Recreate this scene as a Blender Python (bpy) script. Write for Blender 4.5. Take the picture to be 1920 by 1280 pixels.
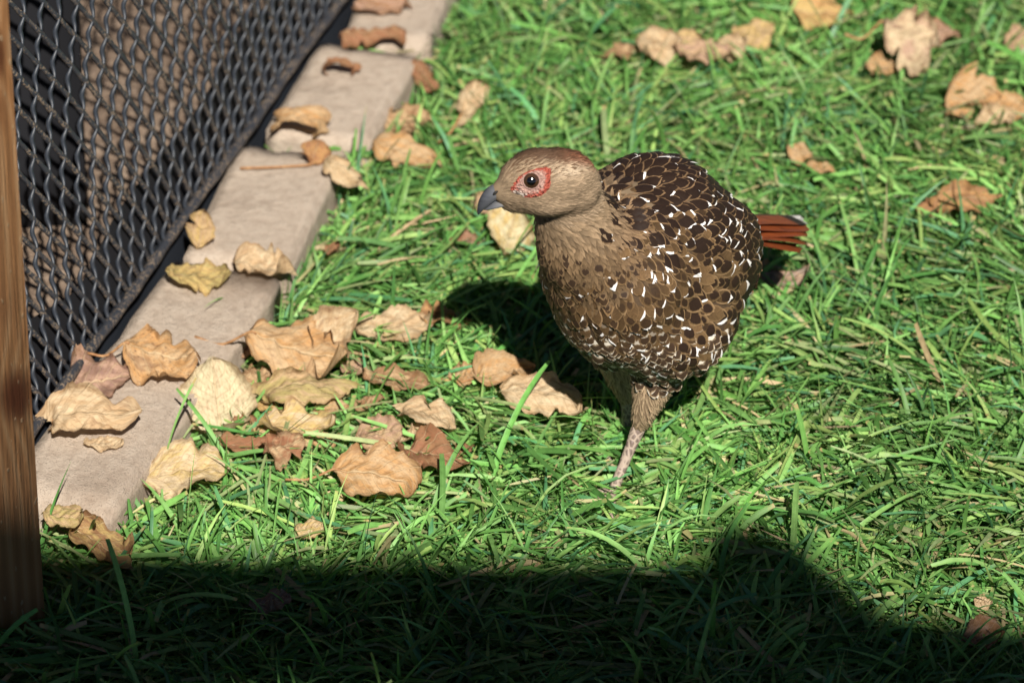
import bpy, bmesh, math, random
import numpy as np
from mathutils import Vector, Matrix, noise as mnoise
from mathutils.bvhtree import BVHTree

random.seed(7)
rng = np.random.default_rng(11)
sc = bpy.context.scene
for _o in list(bpy.data.objects):
    bpy.data.objects.remove(_o)
COL = sc.collection
R = math.radians

# ------------------------------------------------------------------ camera
PITCH = 32.0
CAM = Vector((0.0, -2.88, 1.90))
FPX = 10667.0                      # focal length in 1920-wide pixels (200 mm on 36 mm)
cam_data = bpy.data.cameras.new('camera')
cam_data.lens = 200.0
cam_data.sensor_width = 36.0
cam_data.clip_start = 0.05
cam_data.clip_end = 2000.0
cam = bpy.data.objects.new('camera', cam_data)
cam.location = CAM
cam.rotation_euler = (R(90 - PITCH), 0, 0)
COL.objects.link(cam)
sc.camera = cam
cam_data.dof.use_dof = True
cam_data.dof.focus_distance = 3.33
cam_data.dof.aperture_fstop = 9.0

# ------------------------------------------------------------------ sky + sun
SUN_EL, SUN_AZ = 43.5, 8.0         # behind the camera, a little to its right
world = bpy.data.worlds.new('World')
sc.world = world
world.use_nodes = True
wn = world.node_tree.nodes
wl = world.node_tree.links
wn.clear()
sky = wn.new('ShaderNodeTexSky')
sky.sky_type = 'NISHITA'
sky.sun_disc = False
sky.air_density = 0.24
sky.dust_density = 0.1
sky.ozone_density = 1.0
sky.sun_elevation = R(SUN_EL)
sky.sun_rotation = R(180 - SUN_AZ)
bg = wn.new('ShaderNodeBackground')
bg.inputs['Strength'].default_value = 0.05
wo = wn.new('ShaderNodeOutputWorld')
wl.new(sky.outputs[0], bg.inputs[0])
wl.new(bg.outputs[0], wo.inputs[0])
sun_d = bpy.data.lights.new('sun', 'SUN')
sun_d.energy = 5.0
sun_d.angle = R(0.53)
sun_d.color = (1.0, 0.955, 0.88)
sun = bpy.data.objects.new('sun', sun_d)
SUNV = Vector((math.sin(R(SUN_AZ)) * math.cos(R(SUN_EL)), -math.cos(R(SUN_AZ)) * math.cos(R(SUN_EL)), math.sin(R(SUN_EL))))
sun.rotation_euler = SUNV.to_track_quat('Z', 'Y').to_euler()
sun.location = SUNV * 8
COL.objects.link(sun)

sc.view_settings.view_transform = 'Standard'
sc.view_settings.look = 'None'
sc.view_settings.exposure = 0.76
sc.view_settings.gamma = 1.0
sc.view_settings.use_curve_mapping = False
sc.render.engine = 'CYCLES'
sc.cycles.max_bounces = 8
sc.cycles.transparent_max_bounces = 8

# ------------------------------------------------------------------ helpers
_cp, _sp = math.cos(R(PITCH)), math.sin(R(PITCH))
FWD = Vector((0, _cp, -_sp))
UPV = Vector((0, _sp, _cp))


def G(px, py, z=0.0):
    """point of the photograph -> point at height z in the place"""
    d = FWD + Vector((1, 0, 0)) * ((px - 960) / FPX) + UPV * ((640 - py) / FPX)
    t = (z - CAM.z) / d.z
    return CAM + d * t


def tag(o, label=None, cat=None, group=None, kind=None):
    if label: o['label'] = label
    if cat: o['category'] = cat
    if group: o['group'] = group
    if kind: o['kind'] = kind
    return o


def empty(name, loc=(0, 0, 0)):
    o = bpy.data.objects.new(name, None)
    o.empty_display_size = 0.02
    o.location = loc
    COL.objects.link(o)
    return o


def link(name, me, mat=None, parent=None, smooth=True):
    o = bpy.data.objects.new(name, me)
    COL.objects.link(o)
    if mat is not None:
        me.materials.clear()
        me.materials.append(mat)
    if smooth:
        me.polygons.foreach_set('use_smooth', np.ones(len(me.polygons), bool))
    if parent is not None:
        o.parent = parent
    return o


def np_mesh(name, verts, quads, attrs=None):
    """verts (n,3), quads (m,4 or 3); attrs: name -> (n,4) point colours"""
    me = bpy.data.meshes.new(name)
    verts = np.asarray(verts, np.float32)
    quads = np.asarray(quads, np.int32)
    k = quads.shape[1]
    me.vertices.add(len(verts))
    me.vertices.foreach_set('co', verts.ravel())
    me.loops.add(quads.size)
    me.loops.foreach_set('vertex_index', quads.ravel())
    me.polygons.add(len(quads))
    me.polygons.foreach_set('loop_start', np.arange(0, quads.size, k, dtype=np.int32))
    me.update(calc_edges=True)
    for an, av in (attrs or {}).items():
        a = me.color_attributes.new(an, 'FLOAT_COLOR', 'POINT')
        a.data.foreach_set('color', np.asarray(av, np.float32).ravel())
    return me


def grid_quads(nu, nv, closed_v=False):
    q = []
    for i in range(nu - 1):
        for j in range(nv if closed_v else nv - 1):
            j2 = (j + 1) % nv
            q.append((i * nv + j, i * nv + j2, (i + 1) * nv + j2, (i + 1) * nv + j))
    return np.array(q, np.int32)


def catmull(pts, n):
    pts = np.asarray(pts, float)
    m = len(pts)
    P = np.vstack([2 * pts[0] - pts[1], pts, 2 * pts[-1] - pts[-2]])
    out = []
    for s in np.linspace(0, m - 1, n):
        i = min(int(s), m - 2)
        t = s - i
        p0, p1, p2, p3 = P[i], P[i + 1], P[i + 2], P[i + 3]
        out.append(0.5 * ((2 * p1) + (-p0 + p2) * t + (2 * p0 - 5 * p1 + 4 * p2 - p3) * t * t + (-p0 + 3 * p1 - 3 * p2 + p3) * t ** 3))
    return np.array(out)


def tube(path, rad, ns=8, cap=True, flat=None, flat_axis=None):
    """tube along path (n,3) with radii (n,), optional flattening along an axis"""
    path = np.asarray(path, float)
    n = len(path)
    rad = np.broadcast_to(np.asarray(rad, float), (n,))
    tan = np.gradient(path, axis=0)
    tan /= np.linalg.norm(tan, axis=1)[:, None] + 1e-12
    ref = np.array([0, 0, 1.0]) if abs(tan[0][2]) < .9 else np.array([0, 1.0, 0])
    V = []
    nrm = ref - tan[0] * ref.dot(tan[0])
    for i in range(n):
        nrm = nrm - tan[i] * nrm.dot(tan[i])
        nrm /= np.linalg.norm(nrm) + 1e-12
        b = np.cross(tan[i], nrm)
        a = np.arange(ns) * 2 * math.pi / ns
        ring = np.cos(a)[:, None] * nrm + np.sin(a)[:, None] * b
        if flat_axis is not None:
            fa = np.asarray(flat_axis, float)
            ring = ring + (ring @ fa)[:, None] * fa * (flat - 1)
        V.append(path[i] + ring * rad[i])
    V = np.vstack(V)
    F = [tuple(q) for q in grid_quads(n, ns, True)]
    if cap:
        V = np.vstack([V, path[0], path[-1]])
        c0, c1 = len(V) - 2, len(V) - 1
        for j in range(ns):
            F.append((c0, (j + 1) % ns, j))
            F.append((c1, (n - 1) * ns + j, (n - 1) * ns + (j + 1) % ns))
    return V, F


def py_mesh(name, V, F):
    me = bpy.data.meshes.new(name)
    me.from_pydata([tuple(v) for v in V], [], [tuple(int(i) for i in f) for f in F])
    me.update()
    return me


class NT:
    """small node-graph builder"""
    def __init__(self, name):
        self.mat = bpy.data.materials.new(name)
        self.mat.use_nodes = True
        self.n = self.mat.node_tree.nodes
        self.l = self.mat.node_tree.links
        self.n.clear()
        self.out = self.n.new('ShaderNodeOutputMaterial')

    def put(self, sock, v):
        if v is None:
            return
        if isinstance(v, bpy.types.NodeSocket):
            self.l.new(v, sock)
        elif isinstance(v, (tuple, list)) and len(v) == 3 and sock.type == 'RGBA':
            sock.default_value = (*v, 1)
        else:
            sock.default_value = v

    def math(self, op, a, b=None, c=None, clamp=False):
        n = self.n.new('ShaderNodeMath')
        n.operation = op
        n.use_clamp = clamp
        for i, v in enumerate((a, b, c)):
            self.put(n.inputs[i], v)
        return n.outputs[0]

    def smooth(self, x, lo, hi):
        n = self.n.new('ShaderNodeMapRange')
        n.interpolation_type = 'SMOOTHSTEP'
        self.put(n.inputs[0], x)
        n.inputs[1].default_value = lo
        n.inputs[2].default_value = hi
        return n.outputs[0]

    def remap(self, x, a, b, c, d):
        n = self.n.new('ShaderNodeMapRange')
        self.put(n.inputs[0], x)
        for i, v in enumerate((a, b, c, d)):
            n.inputs[i + 1].default_value = v
        return n.outputs[0]

    def mix(self, f, a, b, blend='MIX'):
        n = self.n.new('ShaderNodeMix')
        n.data_type = 'RGBA'
        n.blend_type = blend
        self.put(n.inputs[0], f)
        self.put(n.inputs[6], a)
        self.put(n.inputs[7], b)
        return n.outputs[2]

    def attr(self, name):
        n = self.n.new('ShaderNodeAttribute')
        n.attribute_name = name
        return n

    def sep(self, v):
        n = self.n.new('ShaderNodeSeparateXYZ')
        self.put(n.inputs[0], v)
        return n.outputs

    def comb(self, x, y, z):
        n = self.n.new('ShaderNodeCombineXYZ')
        for i, v in enumerate((x, y, z)):
            self.put(n.inputs[i], v)
        return n.outputs[0]

    def noise(self, vec, scale, detail=3, rough=.5, dist=0.0):
        n = self.n.new('ShaderNodeTexNoise')
        self.put(n.inputs['Vector'], vec)
        n.inputs['Scale'].default_value = scale
        n.inputs['Detail'].default_value = detail
        n.inputs['Roughness'].default_value = rough
        n.inputs['Distortion'].default_value = dist
        return n.outputs[0]

    def voronoi(self, vec, scale, feature='F1', out=0):
        n = self.n.new('ShaderNodeTexVoronoi')
        n.feature = feature
        self.put(n.inputs['Vector'], vec)
        n.inputs['Scale'].default_value = scale
        return n.outputs[out]

    def coord(self, which='Object'):
        return self.n.new('ShaderNodeTexCoord').outputs[which]

    def mapping(self, vec, scale=(1, 1, 1), loc=(0, 0, 0), rot=(0, 0, 0)):
        n = self.n.new('ShaderNodeMapping')
        self.put(n.inputs[0], vec)
        n.inputs['Scale'].default_value = scale
        n.inputs['Location'].default_value = loc
        n.inputs['Rotation'].default_value = rot
        return n.outputs[0]

    def ramp(self, f, stops):
        n = self.n.new('ShaderNodeValToRGB')
        e = n.color_ramp.elements
        while len(e) < len(stops):
            e.new(0.5)
        for i, (p, c) in enumerate(stops):
            e[i].position = p
            e[i].color = (*c, 1)
        self.put(n.inputs[0], f)
        return n.outputs[0]

    def bump(self, h, strength=.3, dist=.001):
        n = self.n.new('ShaderNodeBump')
        n.inputs['Strength'].default_value = strength
        n.inputs['Distance'].default_value = dist
        self.put(n.inputs['Height'], h)
        return n.outputs[0]

    def bsdf(self, color, rough=.6, spec=.4, normal=None, **kw):
        n = self.n.new('ShaderNodeBsdfPrincipled')
        self.put(n.inputs['Base Color'], color)
        self.put(n.inputs['Roughness'], rough)
        self.put(n.inputs['Specular IOR Level'], spec)
        if normal is not None:
            self.put(n.inputs['Normal'], normal)
        for k, v in kw.items():
            self.put(n.inputs[k], v)
        return n.outputs[0]

    def translucent(self, color):
        n = self.n.new('ShaderNodeBsdfTranslucent')
        self.put(n.inputs[0], color)
        return n.outputs[0]

    def mixsh(self, f, a, b):
        n = self.n.new('ShaderNodeMixShader')
        self.put(n.inputs[0], f)
        self.l.new(a, n.inputs[1])
        self.l.new(b, n.inputs[2])
        return n.outputs[0]

    def done(self, sh):
        self.l.new(sh, self.out.inputs[0])
        return self.mat


# ------------------------------------------------------------------ materials
def m_ground():
    t = NT('ground_soil_and_turf')
    c = t.coord('Object')
    n1 = t.noise(c, 60, 6, .6)
    n2 = t.noise(c, 9, 4, .5)
    soil = t.ramp(n1, [(.3, (.012, .009, .006)), (.55, (.03, .022, .013)), (.75, (.06, .045, .027))])
    turf = t.ramp(n2, [(.3, (.03, .07, .015)), (.7, (.06, .13, .03))])
    col = t.mix(t.smooth(n2, .42, .62), soil, turf)
    return t.done(t.bsdf(col, .95, .1, t.bump(n1, .6, .006)))


def m_soil():
    t = NT('bare_soil')
    c = t.coord('Object')
    n1 = t.noise(c, 90, 8, .62)
    n2 = t.noise(c, 12, 3, .5)
    col = t.ramp(n1, [(.28, (.06, .043, .033)), (.5, (.19, .137, .10)), (.72, (.31, .235, .175))])
    col = t.mix(t.smooth(n2, .4, .7), col, (.15, .105, .075))
    return t.done(t.bsdf(col, .95, .1, t.bump(n1, .8, .006)))


def m_concrete():
    t = NT('weathered_concrete')
    c = t.coord('Object')
    fine = t.noise(c, 900, 4, .65)
    mid = t.noise(c, 120, 5, .6)
    big = t.noise(t.mapping(c, (14, 5, 10)), 1, 5, .55)
    col = t.ramp(mid, [(.25, (.33, .258, .198)), (.5, (.42, .34, .268)), (.8, (.475, .395, .318))])
    col = t.mix(t.math('MULTIPLY', t.smooth(big, .48, .72), .65), col, (.25, .185, .135))
    col = t.mix(t.math('MULTIPLY', t.smooth(fine, .56, .78), .55), col, (.12, .09, .07))
    col = t.mix(t.math('MULTIPLY', t.smooth(fine, .42, .22), .5), col, (.46, .40, .34))
    st_ = t.noise(t.mapping(c, (30, 30, 30), (3, 1, 7)), 1, 6, .7)
    col = t.mix(t.math('MULTIPLY', t.smooth(st_, .56, .68), .32), col, (.19, .145, .11))
    grit = t.smooth(t.voronoi(c, 620), .22, .10)
    col = t.mix(t.math('MULTIPLY', grit, t.math('MULTIPLY', t.smooth(mid, .4, .6), .6)), col, (.10, .078, .062))
    pits = t.smooth(t.voronoi(c, 330), .14, .05)
    pits = t.math('MULTIPLY', pits, t.smooth(mid, .5, .62))
    col = t.mix(t.math('MULTIPLY', pits, .7), col, (.10, .075, .06))
    h = t.math('SUBTRACT', t.math('ADD', fine, t.math('MULTIPLY', mid, 1.5)), pits)
    return t.done(t.bsdf(col, .92, .2, t.bump(t.math('SUBTRACT', h, grit), .9, .0014)))


def m_wood():
    t = NT('orange_brown_timber')
    c = t.coord('Object')
    x, y, z = t.sep(c)
    warp = t.noise(t.mapping(c, (9, 9, 2.2)), 1, 4, .55)
    # knots pull the grain around them
    kn = None
    for (kx, kz, r) in ((.034, .395, .012), (.036, .175, .014), (.012, .31, .012)):
        dx = t.math('DIVIDE', t.math('SUBTRACT', x, kx), r)
        dz = t.math('DIVIDE', t.math('SUBTRACT', z, kz), r * 1.9)
        d = t.math('SQRT', t.math('ADD', t.math('MULTIPLY', dx, dx), t.math('MULTIPLY', dz, dz)))
        e = t.math('POWER', 2.718, t.math('MULTIPLY', t.math('MULTIPLY', d, d), -.55))
        kn = e if kn is None else t.math('ADD', kn, e)
    ph = t.math('ADD', t.math('MULTIPLY', x, 820), t.math('MULTIPLY', warp, 13))
    ph = t.math('ADD', ph, t.math('MULTIPLY', kn, 9))
    ph = t.math('ADD', ph, t.math('MULTIPLY', y, 150))
    ring = t.math('ADD', t.math('MULTIPLY', t.math('SINE', ph), .5), .5)
    fib = t.noise(t.mapping(c, (900, 900, 22)), 1, 4, .6)
    f = t.math('ADD', t.math('MULTIPLY', ring, .6), t.math('MULTIPLY', fib, .45))
    col = t.ramp(f, [(.12, (.70, .40, .195)), (.45, (.62, .30, .125)), (.85, (.50, .235, .095))])
    col = t.mix(t.smooth(kn, .62, 1.0), col, (.17, .05, .018))
    blot = t.noise(t.mapping(c, (22, 22, 9)), 1, 3, .5)
    col = t.mix(t.math('MULTIPLY', t.smooth(blot, .5, .7), .45), col, (.26, .095, .035))
    fl = t.noise(t.mapping(c, (330, 330, 110)), 1, 2, .5)
    flm = t.smooth(fl, .67, .70)
    col = t.mix(t.math('MULTIPLY', flm, .9), col, (.62, .42, .24))
    return t.done(t.bsdf(col, .62, .3, t.bump(t.math('ADD', fib, t.math('MULTIPLY', flm, .6)), .35, .0012)))


def m_shade_wood():  # timber of the unseen roof added to cast the foreground shadow
    t = NT('shade_roof_timber')
    c = t.coord('Object')
    fib = t.noise(t.mapping(c, (120, 4, 120)), 1, 5, .6)
    col = t.ramp(fib, [(.3, (.10, .075, .055)), (.7, (.26, .21, .165))])
    return t.done(t.bsdf(col, .85, .2, t.bump(fib, .4, .002)))


def m_plastic(dirt):
    t = NT('black_plastic_mesh' + ('_muddy' if dirt else ''))
    c = t.coord('Object')
    n1 = t.noise(c, 520, 5, .62)
    n2 = t.noise(c, 60, 3, .5)
    k = t.math('MULTIPLY', t.smooth(n1, .48, .62), t.smooth(n2, .32, .58)) if dirt else t.math('MULTIPLY', t.smooth(n1, .66, .8), .35)
    col = t.mix(k, (.024, .027, .034) if dirt else (.019, .023, .031), (.17, .125, .085))
    rough = t.remap(k, 0, 1, .47, .9)
    return t.done(t.bsdf(col, rough, .45 if dirt else .5, t.bump(n1, .45 if dirt else .2, .0006)))


def m_grass():
    t = NT('grass_blade')
    a = t.attr('gcol')
    uv = t.attr('guv')
    u, v, r = t.sep(uv.outputs['Vector'])
    vein = t.math('SINE', t.math('MULTIPLY', u, 24))
    k = t.math('MULTIPLY_ADD', vein, .07, 1.0)
    mid = t.smooth(t.math('ABSOLUTE', u), .16, .03)
    k = t.math('MULTIPLY_ADD', mid, .16, k)
    geo = t.n.new('ShaderNodeNewGeometry')
    blot = t.noise(geo.outputs['Position'], 190, 3, .6)
    k2 = t.math('MULTIPLY', k, t.remap(blot, .3, .7, .82, 1.18))
    col = t.mix(1.0, a.outputs['Color'], t.comb(k2, k2, k2), 'MULTIPLY')
    # dried tips and nibbled straw-coloured stretches
    dry = t.math('MULTIPLY', t.smooth(t.math('ADD', v, t.math('MULTIPLY', blot, .45)), 1.13, 1.28), t.smooth(r, .35, .6))
    col = t.mix(dry, col, (.42, .31, .14))
    rough = t.remap(blot, .3, .7, .36, .56)
    s = t.bsdf(col, rough, .32, t.bump(vein, .14, .0003))
    tr = t.translucent(t.mix(1.0, col, (1.05, 1.18, .55), 'MULTIPLY'))
    return t.done(t.mixsh(.27, s, tr))


def m_leaf():
    t = NT('dry_fallen_leaf')
    a = t.attr('lcol')
    b = t.attr('lcol2')
    p = t.attr('lpar')          # x along, y across, spots amount
    x, y, sp = t.sep(p.outputs['Vector'])
    seed = p.outputs['Alpha']
    vec = t.comb(x, y, t.math('MULTIPLY', seed, 17.0))
    n1 = t.noise(vec, 3.2, 5, .6)
    n2 = t.noise(vec, 16, 4, .6)
    n3 = t.noise(vec, 42, 3, .55)
    col = t.mix(t.smooth(n1, .38, .66), a.outputs['Color'], b.outputs['Color'])
    col = t.mix(t.math('MULTIPLY', t.smooth(n2, .45, .72), .5), col, (.21, .12, .06))
    blo = t.noise(vec, 2.1, 4, .65, .6)
    col = t.mix(t.math('MULTIPLY', t.smooth(blo, .54, .66), t.math('MULTIPLY_ADD', sp, .5, .25)), col, (.23, .125, .065))
    edge = t.smooth(t.math('ADD', t.math('ABSOLUTE', y), t.math('MULTIPLY', n2, .4)), .98, 1.25)
    col = t.mix(t.math('MULTIPLY', edge, .55), col, (.23, .12, .05))
    # veins: midrib and slanting side veins
    ay = t.math('ABSOLUTE', y)
    mid = t.smooth(ay, .05, .015)
    sv = t.math('SINE', t.math('MULTIPLY', t.math('SUBTRACT', x, t.math('MULTIPLY', ay, .32)), 34))
    side = t.smooth(sv, .93, .995)
    side = t.math('MULTIPLY', side, .55)
    vein = t.math('MAXIMUM', mid, side)
    col = t.mix(t.math('MULTIPLY', vein, .6), col, (.62, .46, .27))
    drk = t.smooth(sv, -.90, -.995)
    col = t.mix(t.math('MULTIPLY', drk, .30), col, (.25, .14, .07))
    spots = t.math('MULTIPLY', t.smooth(t.voronoi(vec, 15), .30, .12), t.smooth(n2, .44, .6))
    spots = t.math('MAXIMUM', spots, t.smooth(n3, .62, .74))
    spots = t.math('MULTIPLY', spots, sp)
    col = t.mix(spots, col, (.075, .04, .022))
    h = t.math('ADD', t.math('MULTIPLY', vein, .7), t.math('MULTIPLY', n2, .6))
    h = t.math('ADD', h, t.math('MULTIPLY', n3, .35))
    s = t.bsdf(col, .66, .28, t.bump(h, .8, .0012))
    return t.done(t.mixsh(.28, s, t.translucent(col)))


def m_stem():
    t = NT('dry_leaf_stem')
    n = t.noise(t.coord('Object'), 300, 3)
    return t.done(t.bsdf(t.ramp(n, [(.3, (.22, .10, .04)), (.7, (.42, .24, .11))]), .65, .3))


def m_feather():
    t = NT('pheasant_feather')
    uvn = t.attr('fuv')
    u, v, rnd = t.sep(uvn.outputs['Vector'])
    base = t.attr('fcol').outputs['Color']
    mk = t.attr('fmark')
    spot, white, bar = t.sep(mk.outputs['Vector'])
    dark = mk.outputs['Alpha']
    au = t.math('ABSOLUTE', u)
    # fine barbs slanting away from the shaft
    bv = t.comb(t.math('MULTIPLY', t.math('SUBTRACT', v, t.math('MULTIPLY', au, .35)), 26), t.math('MULTIPLY', u, 1.1), t.math('MULTIPLY', rnd, 50))
    barb = t.noise(bv, 1.0, 3, .6)
    wob = t.noise(t.comb(t.math('MULTIPLY', u, 1.4), t.math('MULTIPLY', v, 2.2), t.math('MULTIPLY', rnd, 90)), 1.6, 3, .55)
    wb = t.math('MULTIPLY', t.math('SUBTRACT', wob, .5), .7)
    k = t.math('MULTIPLY', t.remap(barb, .25, .75, .60, 1.42), t.remap(v, .25, .8, .72, 1.12))
    col = t.mix(1.0, base, t.comb(k, k, k), 'MULTIPLY')
    # tip disc coordinates: rho is 1 at the outer margin
    w0 = t.math('DIVIDE', t.math('SUBTRACT', v, .6), .4)
    wp = t.math('MAXIMUM', w0, 0.0)
    rho = t.math('SQRT', t.math('ADD', t.math('MULTIPLY', u, u), t.math('MULTIPLY', wp, wp)))
    # thin tan fringe
    fr = t.smooth(t.math('ADD', rho, t.math('MULTIPLY', wb, .3)), .74, .88)
    fr = t.math('MULTIPLY', fr, t.math('SUBTRACT', 1.0, t.math('MULTIPLY', dark, .35)))
    fr = t.math('MULTIPLY', fr, t.math('MULTIPLY_ADD', t.math('FRACT', t.math('MULTIPLY', rnd, 5.1)), .5, .12))
    fr = t.math('MULTIPLY', fr, uvn.outputs['Alpha'])
    col = t.mix(fr, col, (.32, .205, .105))
    # dark rounded blotch inside the fringe
    rs = t.math('MULTIPLY_ADD', t.math('FRACT', t.math('MULTIPLY', rnd, 13.7)), .28, .50)
    dv = t.math('SUBTRACT', w0, .08)
    d = t.math('DIVIDE', t.math('SQRT', t.math('ADD', t.math('MULTIPLY', u, u), t.math('MULTIPLY', dv, dv))), rs)
    d = t.math('ADD', d, t.math('MULTIPLY', wb, .8))
    sm = t.math('MULTIPLY', t.smooth(d, 1.12, .90), spot)
    col = t.mix(sm, col, t.mix(barb, (.012, .007, .005), (.040, .022, .014)))
    # dark feather with tan edge (mantle)
    dm = t.math('MULTIPLY', t.smooth(t.math('ADD', rho, t.math('MULTIPLY', wb, .45)), .94, .82), dark)
    col = t.mix(dm, col, t.mix(barb, (.009, .005, .004), (.034, .019, .012)))
    # pale and dark bars (belly, flank)
    ph = t.math('ADD', t.math('MULTIPLY_ADD', v, 8.5, 1.6), t.math('MULTIPLY', au, 1.3))
    ph = t.math('ADD', ph, t.math('MULTIPLY', wb, 3.5))
    bs = t.math('SINE', ph)
    bm = t.math('MULTIPLY', t.smooth(bs, -.1, .45), bar)
    col = t.mix(bm, col, (.045, .026, .016))
    bw = t.math('MULTIPLY', t.smooth(bs, -.45, -.8), bar)
    col = t.mix(bw, col, (.62, .55, .45))
    # white crescent cut from one side of the tip
    r2 = t.math('FRACT', t.math('MULTIPLY', rnd, 7.31))
    r3 = t.math('FRACT', t.math('MULTIPLY', rnd, 23.7))
    phi = t.math('MULTIPLY_ADD', r2, 1.9, .62)
    cap = t.math('ADD', t.math('MULTIPLY', u, t.math('COSINE', phi)), t.math('MULTIPLY', w0, t.math('SINE', phi)))
    cap = t.math('ADD', cap, t.math('MULTIPLY', wb, .55))
    lim = t.math('ADD', t.math('MULTIPLY_ADD', r3, .26, .44), t.math('MULTIPLY', dark, .20))
    wm = t.smooth(t.math('SUBTRACT', cap, lim), -.02, .06)
    wm = t.math('MULTIPLY', wm, white)
    col = t.mix(wm, col, (.80, .76, .72))
    sh = t.bsdf(col, .55, .17, t.bump(barb, .35, .0004))
    return t.done(t.mixsh(.06, sh, t.translucent(col)))


def m_simple(name, col, rough=.5, spec=.4, nscale=0, ncol=None, bump=0):
    t = NT(name)
    if nscale:
        n = t.noise(t.coord('Object'), nscale, 4, .6)
        c = t.mix(t.smooth(n, .35, .65), col, ncol or col)
        return t.done(t.bsdf(c, rough, spec, t.bump(n, bump, .0006) if bump else None))
    return t.done(t.bsdf(col, rough, spec))


M = dict(sheet=m_simple('black_stand_in', (.010, .010, .012), .8, .2), ground=m_ground(), soil=m_soil(), concrete=m_concrete(), wood=m_wood(), shade_wood=m_shade_wood(),
         mesh=m_plastic(False), mesh_dirt=m_plastic(True), grass=m_grass(), leaf=m_leaf(), stem=m_stem(), feather=m_feather())

# ------------------------------------------------------------------ ground
def ground():
    xs = np.concatenate([np.linspace(-400, -2, 8), np.linspace(-1.6, 1.6, 65), np.linspace(2, 400, 8)])
    ys = np.concatenate([np.linspace(-400, -3.2, 8), np.linspace(-2.9, 3.0, 90), np.linspace(3.4, 400, 8)])
    X, Y = np.meshgrid(xs, ys, indexing='ij')
    near = (np.abs(X) < 1.7) & (Y > -3) & (Y < 3.2)
    Z = np.where(near, .0025 * np.sin(X * 23 + 1.3 * np.sin(Y * 17)) * np.cos(Y * 19 + X * 7), 0) - .004
    me = np_mesh('ground', np.stack([X, Y, Z], -1).reshape(-1, 3), grid_quads(len(xs), len(ys)))
    tag(link('ground', me, M['ground']), kind='structure')


ground()

# fence line / kerb frame: s runs along the rod, n points to the lawn side
ROD_Z = .040
RA, RB = G(70, 783, ROD_Z), G(632, 0, ROD_Z)
RDIR = (RB - RA).normalized()
RNRM = Vector((RDIR.y, -RDIR.x, 0))


def soil_bed():
    n, m = 70, 40
    V = []
    for i in range(n):
        s = -.5 + 2.2 * i / (n - 1)
        for j in range(m):
            d = .004 - 1.3 * (j / (m - 1)) ** 1.5
            p = RA + RDIR * s + RNRM * d
            z = .006 + .006 * mnoise.noise(Vector((p.x * 22, p.y * 22, 0))) + .003 * mnoise.noise(Vector((p.x * 70, p.y * 70, 3)))
            if d > -.03:
                z = -.001
            V.append((p.x, p.y, z))
    tag(link('soil_bed', np_mesh('soil_bed', V, grid_quads(n, m)), M['soil']), kind='structure')


soil_bed()

# ------------------------------------------------------------------ kerb blocks
KTOP = .032
BLOCKS = [   # near-right and far-right corner of each top face, label
    ((206, 968), (528, 521), 'longest grey-brown concrete kerb block, nearest to the wooden post'),
    ((541, 503), (640, 290), 'short concrete kerb block with the twisted orange leaf at its far end'),
    ((688, 268), (786, 103), 'concrete kerb block carrying the small shrivelled brown leaf'),
    ((803, 82), (872, -100), 'farthest concrete kerb block at the top edge of the picture'),
]
kerb_polys = []


def kerb_block(a, b, label, i):
    A, B = G(*a, KTOP), G(*b, KTOP)
    d = (B - A)
    d.z = 0
    L = d.length
    d.normalize()
    nl = Vector((-d.y, d.x, 0))
    # width up to a dark gap beside the rod
    mid = (A + B) / 2
    W = abs((mid - RA).dot(RNRM)) - .0055
    kerb_polys.append((A.copy(), d.copy(), nl.copy(), L, W))
    bm = bmesh.new()
    bmesh.ops.create_cube(bm, size=1)
    bmesh.ops.scale(bm, vec=(W, L, .085), verts=bm.verts)
    bmesh.ops.bevel(bm, geom=list(bm.edges), offset=.0022, segments=2, affect='EDGES')
    bmesh.ops.subdivide_edges(bm, edges=[e for e in bm.edges if e.calc_length() > .02], cuts=11, use_grid_fill=True)
    for v in bm.verts:
        q = Vector((v.co.x * 60 + i * 9, v.co.y * 60, v.co.z * 60))
        ch = max(0.0, mnoise.noise(q * .9 + Vector((7, 3, 1))) - .28)
        corner = 1.0 if (abs(v.co.x) > W / 2 - .006) + (abs(v.co.z) > .0425 - .006) + (abs(v.co.y) > L / 2 - .006) >= 2 else 0.0
        v.co += v.normal * (.0007 * mnoise.noise(q) + .0006 * mnoise.noise(q * 3.1) - .006 * ch * corner) + Vector((.0009 * mnoise.noise(q * .22), 0, .0009 * mnoise.noise(q * .3)))
    me = bpy.data.meshes.new('kerb_block')
    bm.to_mesh(me)
    bm.free()
    o = link('kerb_block', me, M['concrete'])
    c = A + d * (L / 2) + nl * (W / 2)
    o.location = (c.x, c.y, KTOP - .0425)
    o.rotation_euler = (0, 0, math.atan2(d.y, d.x) - math.pi / 2)
    tag(o, label, 'kerb block', 'concrete blocks edging the lawn')


for i, (a, b, lb) in enumerate(BLOCKS):
    kerb_block(a, b, lb, i)

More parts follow.
